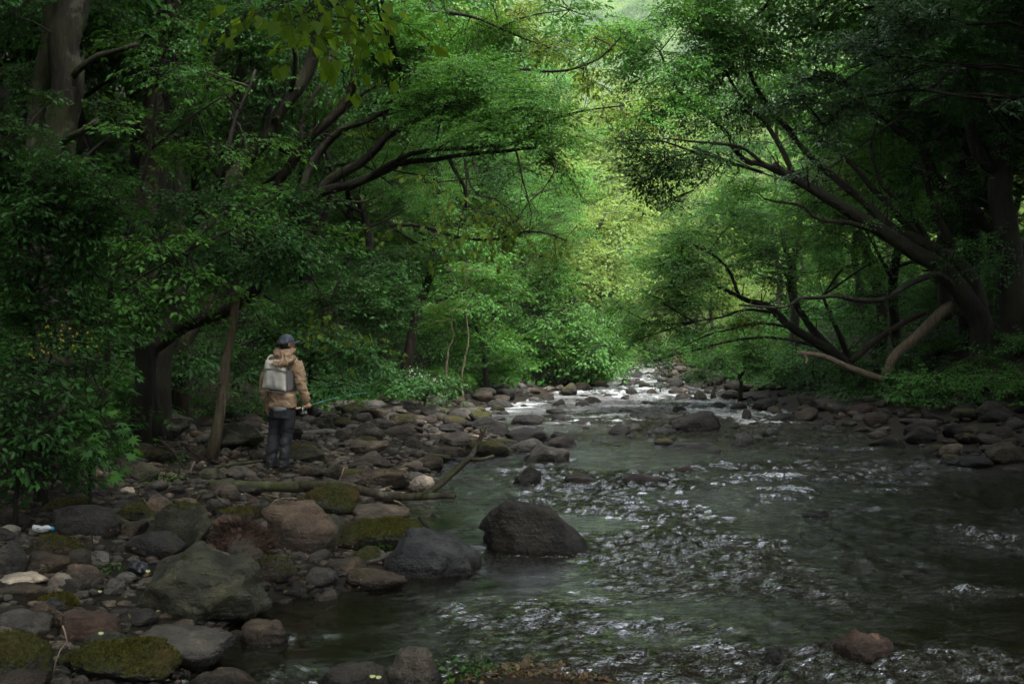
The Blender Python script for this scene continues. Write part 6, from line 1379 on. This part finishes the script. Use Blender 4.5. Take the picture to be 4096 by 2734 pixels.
# left hand hanging, slightly curled
lh = Q(1064, 1630, .03); b.add(*ellipsoid(lh, (.018, .040, .046), 3))
for k in range(4):
    o = lh + [0, .027 - .018 * k, -.035]; L_ = [.070, .078, .073, .058][k]
    b.addm(*tube(np.array([o, o + [.004, .002, -L_ * .45], o + [.016, .0, -L_ * .8], o + [.030, -.002, -L_ * .95]]), [.0095, .009, .008, .007], 8))
b.addm(*tube(np.array([lh + [.004, .034, .015], lh + [.014, .052, -.012], lh + [.020, .054, -.042]]), [.012, .0105, .009], 8))
M['skin'] = plain('skin', (0.42, 0.24, 0.17), .55, .4, .12, 20)
body = mpart('body', remeshed(b, .006, 1), M['skin'])
M['hair'] = plain('short_black_hair', (0.012, 0.010, 0.009), .6, .3, .3, 60, .6, 120)
b = Buf(); b.add(*ellipsoid(HC + RH @ np.array([0, -.018, -.005]), (.079, .082, .088), 4, RH)); mpart('hair', b.mesh('hair'), M['hair'])
# jacket with sleeves and collar
tj = NT('tan_jacket'); ob_ = tj.n('TexCoord').outputs['Object']; nz = tj.noise(ob_, 6, 4)
M['jacket'] = tj.done(tj.n('BsdfPrincipled', {'Base Color': tj.mix(tj.rng(nz, .3, .7), (.21, .145, .092), (.31, .215, .14)), 'Roughness': .7, 'Specular IOR Level': .3, 'Sheen Weight': .1,
      'Normal': tj.n('Bump', {'Height': tj.noise(tj.n('Mapping', {'Vector': ob_, 'Scale': (1, 1, 2.4)}).outputs[0], 22, 4, .6, .6), 'Strength': .45, 'Distance': .01}).outputs[0]}).outputs[0])
b = Buf()
b.addm(*ringloft([(Q(1131, 1631), .182, .135), (Q(1131, 1622), .188, .138), (Q(1131, 1590), .178, .132), (Q(1131, 1550), .168, .125), (Q(1133, 1500), .180, .130), (Q(1135, 1465), .198, .130), (Q(1136, 1442), .192, .118), (Q(1137, 1428), .155, .100), (Q(1139, 1415), .10, .085), (Q(1141, 1402), .075, .078)]))
limb(b, [Q(1188, 1448, 0), Q(1204, 1495, -.01), RE, Q(1222, 1577, .02), RW + [.002, 0, .004]], [.078, .076, .068, .060, .050], 20, 22)
limb(b, [Q(1084, 1448, 0), Q(1066, 1495, -.01), LE, Q(1053, 1578, .0), LW + [0, 0, .004]], [.076, .072, .066, .058, .050], 20, 22)
jk = remeshed(b, .011, 3); mpart('jacket', wrinkle(jk, .019, (5, 5, 12), 3), M['jacket'])
b = Buf(); a = np.linspace(0, 2 * PI, 25); hc = Q(1141, 1408, -.015)   # hood lying on the back
ringp = np.stack([hc[0] + .105 * np.cos(a), hc[1] + .095 * np.sin(a), hc[2] + .012 + .045 * np.sin(a)], 1); b.addm(*tube(ringp, .038 + .016 * np.clip(-np.sin(a), 0, 1), 12))
b.addm(*tube(catmull([Q(1090, 1430, -.05), Q(1102, 1444, -.15), Q(1128, 1455, -.20), Q(1158, 1446, -.17), Q(1186, 1428, -.06)], 16), [.030, .038, .044, .050, .054, .056, .058, .06, .06, .058, .056, .052, .048, .042, .036, .028], 12))
b.add(*ellipsoid(Q(1138, 1425, -.12), (.118, .075, .075), 4))
hd = remeshed(b, .009, 3); mpart('hood', wrinkle(hd, .026, (8, 8, 12), 9), M['jacket'])
# waders
M['wader'] = plain('dark_waders', (0.017, 0.020, 0.025), .65, .35, .2, 9, .4, 24)
b = Buf()
b.addm(*ringloft([(Q(1130, 1672), .165, .12), (Q(1131, 1640), .172, .125), (Q(1131, 1612), .150, .115)]))
for (hp, kn, kb, an) in ((Q(1103, 1650), Q(1093, 1740, .02), Q(1087, 1790, 0), Q(1080, 1868, 0)), (Q(1155, 1650), Q(1149, 1740, .02), Q(1142, 1790, 0), Q(1136, 1868, 0))):
    limb(b, [hp, (hp + kn) / 2, kn, kb, (kb + an) / 2, an], [.096, .086, .074, .076, .070, .056], 20, 26)
wd = remeshed(b, .012, 2); mpart('waders', wrinkle(wd, .012, (7, 7, 9), 14), M['wader'])
M['shirt'] = plain('grey_hem', (0.17, 0.19, 0.20), .8, .2, .15)
b = Buf(); b.addm(*ringloft([(Q(1131, 1645, -.012), .120, .118), (Q(1131, 1634, -.008), .150, .128), (Q(1131, 1620), .150, .12)])); mpart('shirt_hem', b.mesh('hem'), M['shirt'])
M['boot'] = plain('wading_boots', (0.018, 0.018, 0.020), .6, .4, .3, 20, .4, 40)
for an, yaw in ((Q(1080, 1868, 0), .25), (Q(1136, 1868, 0), -.2)):
    b = Buf(); R_ = np.array([[math.cos(yaw), -math.sin(yaw), 0], [math.sin(yaw), math.cos(yaw), 0], [0, 0, 1]]); z = .045 - an[2] * 0
    f0 = np.array([an[0], an[1], 0.0])
    b.add(*ellipsoid(f0 + R_ @ np.array([0, .09, .045]), (.055, .10, .05), 3, R_)); b.add(*ellipsoid(f0 + R_ @ np.array([0, -.01, .055]), (.052, .07, .062), 3, R_))
    limb(b, [f0 + [0, 0, .05], an + [0, 0, .03]], [.058, .070]); 
    bt = mpart('boot', remeshed(b, .009, 2), M['boot'])
    b = Buf(); b.add(*ellipsoid(f0 + R_ @ np.array([0, .045, .010]), (.058, .155, .018), 3, R_)); mpart('sole', b.mesh('sole'), M['boot'], bt)
# cap
tc_ = NT('cap_cloth'); cn = tc_.n('TexCoord').outputs['Object']; cv = tc_.n('TexVoronoi', {'Vector': cn, 'Scale': 16.0}).outputs['Distance']
M['cap'] = tc_.done(tc_.n('BsdfPrincipled', {'Base Color': tc_.mix(tc_.rng(tc_.noise(cn, 14, 3), .45, .6), (.045, .06, .085), (.11, .14, .18)), 'Roughness': .75}).outputs[0])
M['capseam'] = plain('cap_seam', (.20, .24, .28), .7, .2, .1)
v, f = ICO[4]; keep = v[:, 2] > -.12; idx = np.cumsum(keep) - 1; f2 = f[keep[f].all(1)]; v2 = v[keep].copy()
tiltR = np.array(Matrix.Rotation(math.radians(10), 3, 'X')); CR = RH @ tiltR
cc = HC + RH @ np.array([0, -.004, .016]); cap = mpart('cap', fast_mesh('cap', (v2 * [.094, .112, .110]) @ CR.T + cc, idx[f2], True), M['cap'])
b = Buf(); a = np.linspace(math.radians(28), math.radians(152), 15)
inn = np.stack([.088 * np.cos(a), .104 * np.sin(a), 0 * a - .004], 1); out = np.stack([.088 * np.cos(a) * 1.02, .104 * np.sin(a) + 0.088 * np.sin((a - a[0]) / (a[-1] - a[0]) * PI) ** .6, -.010 - .02 * np.abs(np.cos(a)) ** 2], 1)
vv = np.vstack([inn, out, inn - [0, 0, .005], out - [0, 0, .005]]) @ CR.T + cc; q = []
for i in range(14): q += [[i, i + 1, 16 + i, 15 + i], [30 + i, 45 + i, 46 + i, 31 + i], [15 + i, 16 + i, 46 + i, 45 + i], [i + 30, i + 31, i + 1, i]]
b.add(vv, q); mpart('brim', b.mesh('brim'), M['cap'], cap)
for k in range(3):
    a = np.linspace(0, PI, 20); ph = k * PI / 3 + .3; pp = np.stack([np.cos(a) * math.cos(ph) * .0915, np.cos(a) * math.sin(ph) * .1095, np.sin(a) * .1055], 1) @ CR.T + cc
    b = Buf(); b.addm(*tube(pp, .0026, 6)); mpart('seam', b.mesh('seam'), M['capseam'], cap)
# vest pack
M['vest'] = plain('pale_vest', (0.52, 0.53, 0.49), .8, .2, .12, 12, .4, 30)
M['vestgrey'] = plain('vest_piping', (0.13, 0.135, 0.14), .8, .2, .15)
def rbox(c4, dep, y0, name, mat, lump=.006, seed=1, taper=.93, parent=man):
    """rounded, slightly puffed pouch; c4: the four corners (u, v) clockwise from the top left, as seen from behind"""
    tl, tr, br, bl = [Q(u, v, y0) for u, v in c4]; n = 16; g_ = np.linspace(0, 1, n); A, B_ = np.meshgrid(g_, g_)
    base = (tl[None, None] * ((1 - A) * (1 - B_))[..., None] + tr * (A * (1 - B_))[..., None] + br * (A * B_)[..., None] + bl * ((1 - A) * B_)[..., None])
    edge = np.minimum(np.minimum(A, 1 - A), np.minimum(B_, 1 - B_)); puff = np.clip(edge / .22, 0, 1) ** .6
    fr = base.copy(); fr[..., 1] -= dep * (.55 + .45 * puff); fr = fr.reshape(-1, 3)
    fr[:, 1] -= (fbm(fr * np.array([20, 4, 4]), seed, 2) - .5) * lump * 4
    bk = base.copy(); ctr = base.mean((0, 1)); bk = (bk - ctr) * taper + ctr; bk = bk.reshape(-1, 3); v = np.vstack([fr, bk]); q = []
    for i in range(n - 1):
        for j in range(n - 1): a_ = i * n + j; q.append([a_, a_ + n, a_ + n + 1, a_ + 1]); q.append([a_ + n * n, a_ + n * n + 1, a_ + n * n + n + 1, a_ + n * n + n])
    bd = [j for j in range(n)] + [i * n + n - 1 for i in range(1, n)] + [(n - 1) * n + j for j in range(n - 2, -1, -1)] + [i * n for i in range(n - 2, 0, -1)]
    for k in range(len(bd)): a_, c_ = bd[k], bd[(k + 1) % len(bd)]; q.append([a_, c_, c_ + n * n, a_ + n * n])
    return mpart(name, fast_mesh(name, v, np.array(q), True), mat, parent)
vb = Buf(); vb.addm(*ringloft([(Q(1131, 1562), .178, .134), (Q(1132, 1530), .180, .138), (Q(1134, 1480), .195, .138), (Q(1136, 1450), .185, .126), (Q(1137, 1434), .12, .105)])); vm = remeshed(vb, .012, 2)
vest = mpart('vest', wrinkle(vm, .006, (5, 5, 6), 21), M['vestgrey'])
pk = rbox([(1072, 1468), (1158, 1472), (1158, 1564), (1058, 1552)], .080, -.125, 'back_pouch', M['vest'], .012, 3, parent=vest)
rbox([(1078, 1438), (1160, 1438), (1162, 1486), (1066, 1480)], .098, -.125, 'pouch_flap', M['vest'], .012, 5, parent=vest)
b = Buf(); pts = [Q(1056, 1553, -.17), Q(1080, 1560, -.19), Q(1110, 1565, -.19), Q(1140, 1567, -.19), Q(1161, 1566, -.17), Q(1163, 1520, -.18), Q(1164, 1480, -.18)]; b.addm(*tube(catmull(pts, 24), .0055, 6)); mpart('piping', b.mesh('piping'), M['vestgrey'], vest)
for s_, pts in ((1, [Q(1172, 1445, -.15), Q(1182, 1436, -.09), Q(1178, 1432, .0), Q(1174, 1445, .10)]), (-1, [Q(1074, 1440, -.15), Q(1078, 1428, -.08), Q(1086, 1424, .0), Q(1090, 1440, .10)])):
    b = Buf(); b.addm(*tube(catmull(pts, 14), np.full((14, 2), (.022, .008)), 8)); mpart('shoulder_strap', b.mesh('strap'), M['vest'], vest)
# ------------------------------------------------------------------ the rod
gw = toW(grip); rdw = unit(tipW - gw); rroot = empty('fishing_rod', tuple(gw)); tag(rroot, 'thin turquoise fishing rod with a silver reel held in the right hand of the fisherman', 'fishing rod')
M['blank'] = plain('turquoise_blank', (.04, .21, .20), .3, .6, .05); M['cork'] = plain('cork', (.42, .25, .15), .8, .2, .2, 60); M['metal'] = plain('reel_metal', (.55, .55, .58), .25, .6, .1, metal=.9); M['blackm'] = plain('reel_black', (.02, .02, .02), .35, .5, .1)
hb = gw - rdw * .27; ln = np.linalg.norm(tipW - gw); upw = unit(np.cross(np.cross(rdw, [0, 0, 1.0]), rdw))
t = np.linspace(0, 1, 30)[:, None]; pts = gw + rdw * ln * t + np.array([0, 0, .03]) * np.sin(t * PI)
b = Buf(); b.addm(*tube(pts, np.linspace(.0045, .002, 30), 6)); part(rroot, 'blank', b, M['blank'])
b = Buf(); b.addm(*tube(np.array([hb, hb + rdw * .02, hb + rdw * .07]), [.013, .0145, .012], 10)); part(rroot, 'butt_grip', b, M['cork'])
b = Buf(); b.addm(*tube(np.array([gw - rdw * .10, gw - rdw * .04, gw + rdw * .06]), [.011, .012, .010], 10)); part(rroot, 'fore_grip', b, M['cork'])
b = Buf(); b.addm(*tube(np.array([hb + rdw * .06, gw - rdw * .10]), [.0085, .0085], 8)); part(rroot, 'reel_seat', b, M['metal'])
rc = gw - rdw * .13 - upw * .085; sw = unit(np.cross(rdw, upw))
b = Buf(); b.addm(*tube(np.array([rc - rdw * .035, rc - rdw * .012, rc + rdw * .02, rc + rdw * .034]), [.018, .030, .031, .022], 16)); rl = part(rroot, 'reel', b, M['blackm'])
def sub(name, buf, mat, par):
    o = link_mesh(name, buf.mesh(name, rroot.location), mat, par); return o
b = Buf(); b.addm(*tube(np.array([rc + rdw * .022, rc + rdw * .032, rc + rdw * .052, rc + rdw * .06]), [.026, .021, .021, .026], 16)); sub('spool', b, M['metal'], rl)
b = Buf(); b.addm(*tube(np.array([rc, rc + upw * .05, gw - rdw * .13 - upw * .01]), [.009, .007, .008], 8)); sub('reel_foot', b, M['metal'], rl)
b = Buf(); b.addm(*tube(np.array([rc, rc - sw * .05, rc - sw * .055 - upw * .045]), [.006, .005, .004], 8)); b.add(*ellipsoid(rc - sw * .065 - upw * .05, (.013, .013, .013), 2)); sub('crank', b, M['blackm'], rl)
a = np.linspace(0, 2 * PI, 13); b = Buf(); b.addm(*tube(rc + rdw * .045 + (sw[None] * np.cos(a)[:, None] + upw[None] * np.sin(a)[:, None]) * .036, .0022, 5, cap=False)); sub('bail', b, M['metal'], rl)
for f_ in (.22, .42, .6, .76, .9):
    c = pts[int(f_ * 29)] - upw * .014; b = Buf(); b.addm(*tube(c + (sw[None] * np.cos(a)[:, None] + upw[None] * np.sin(a)[:, None]) * (.012 - .006 * f_), .0013, 4, cap=False)); part(rroot, 'line_guide', b, M['metal'])
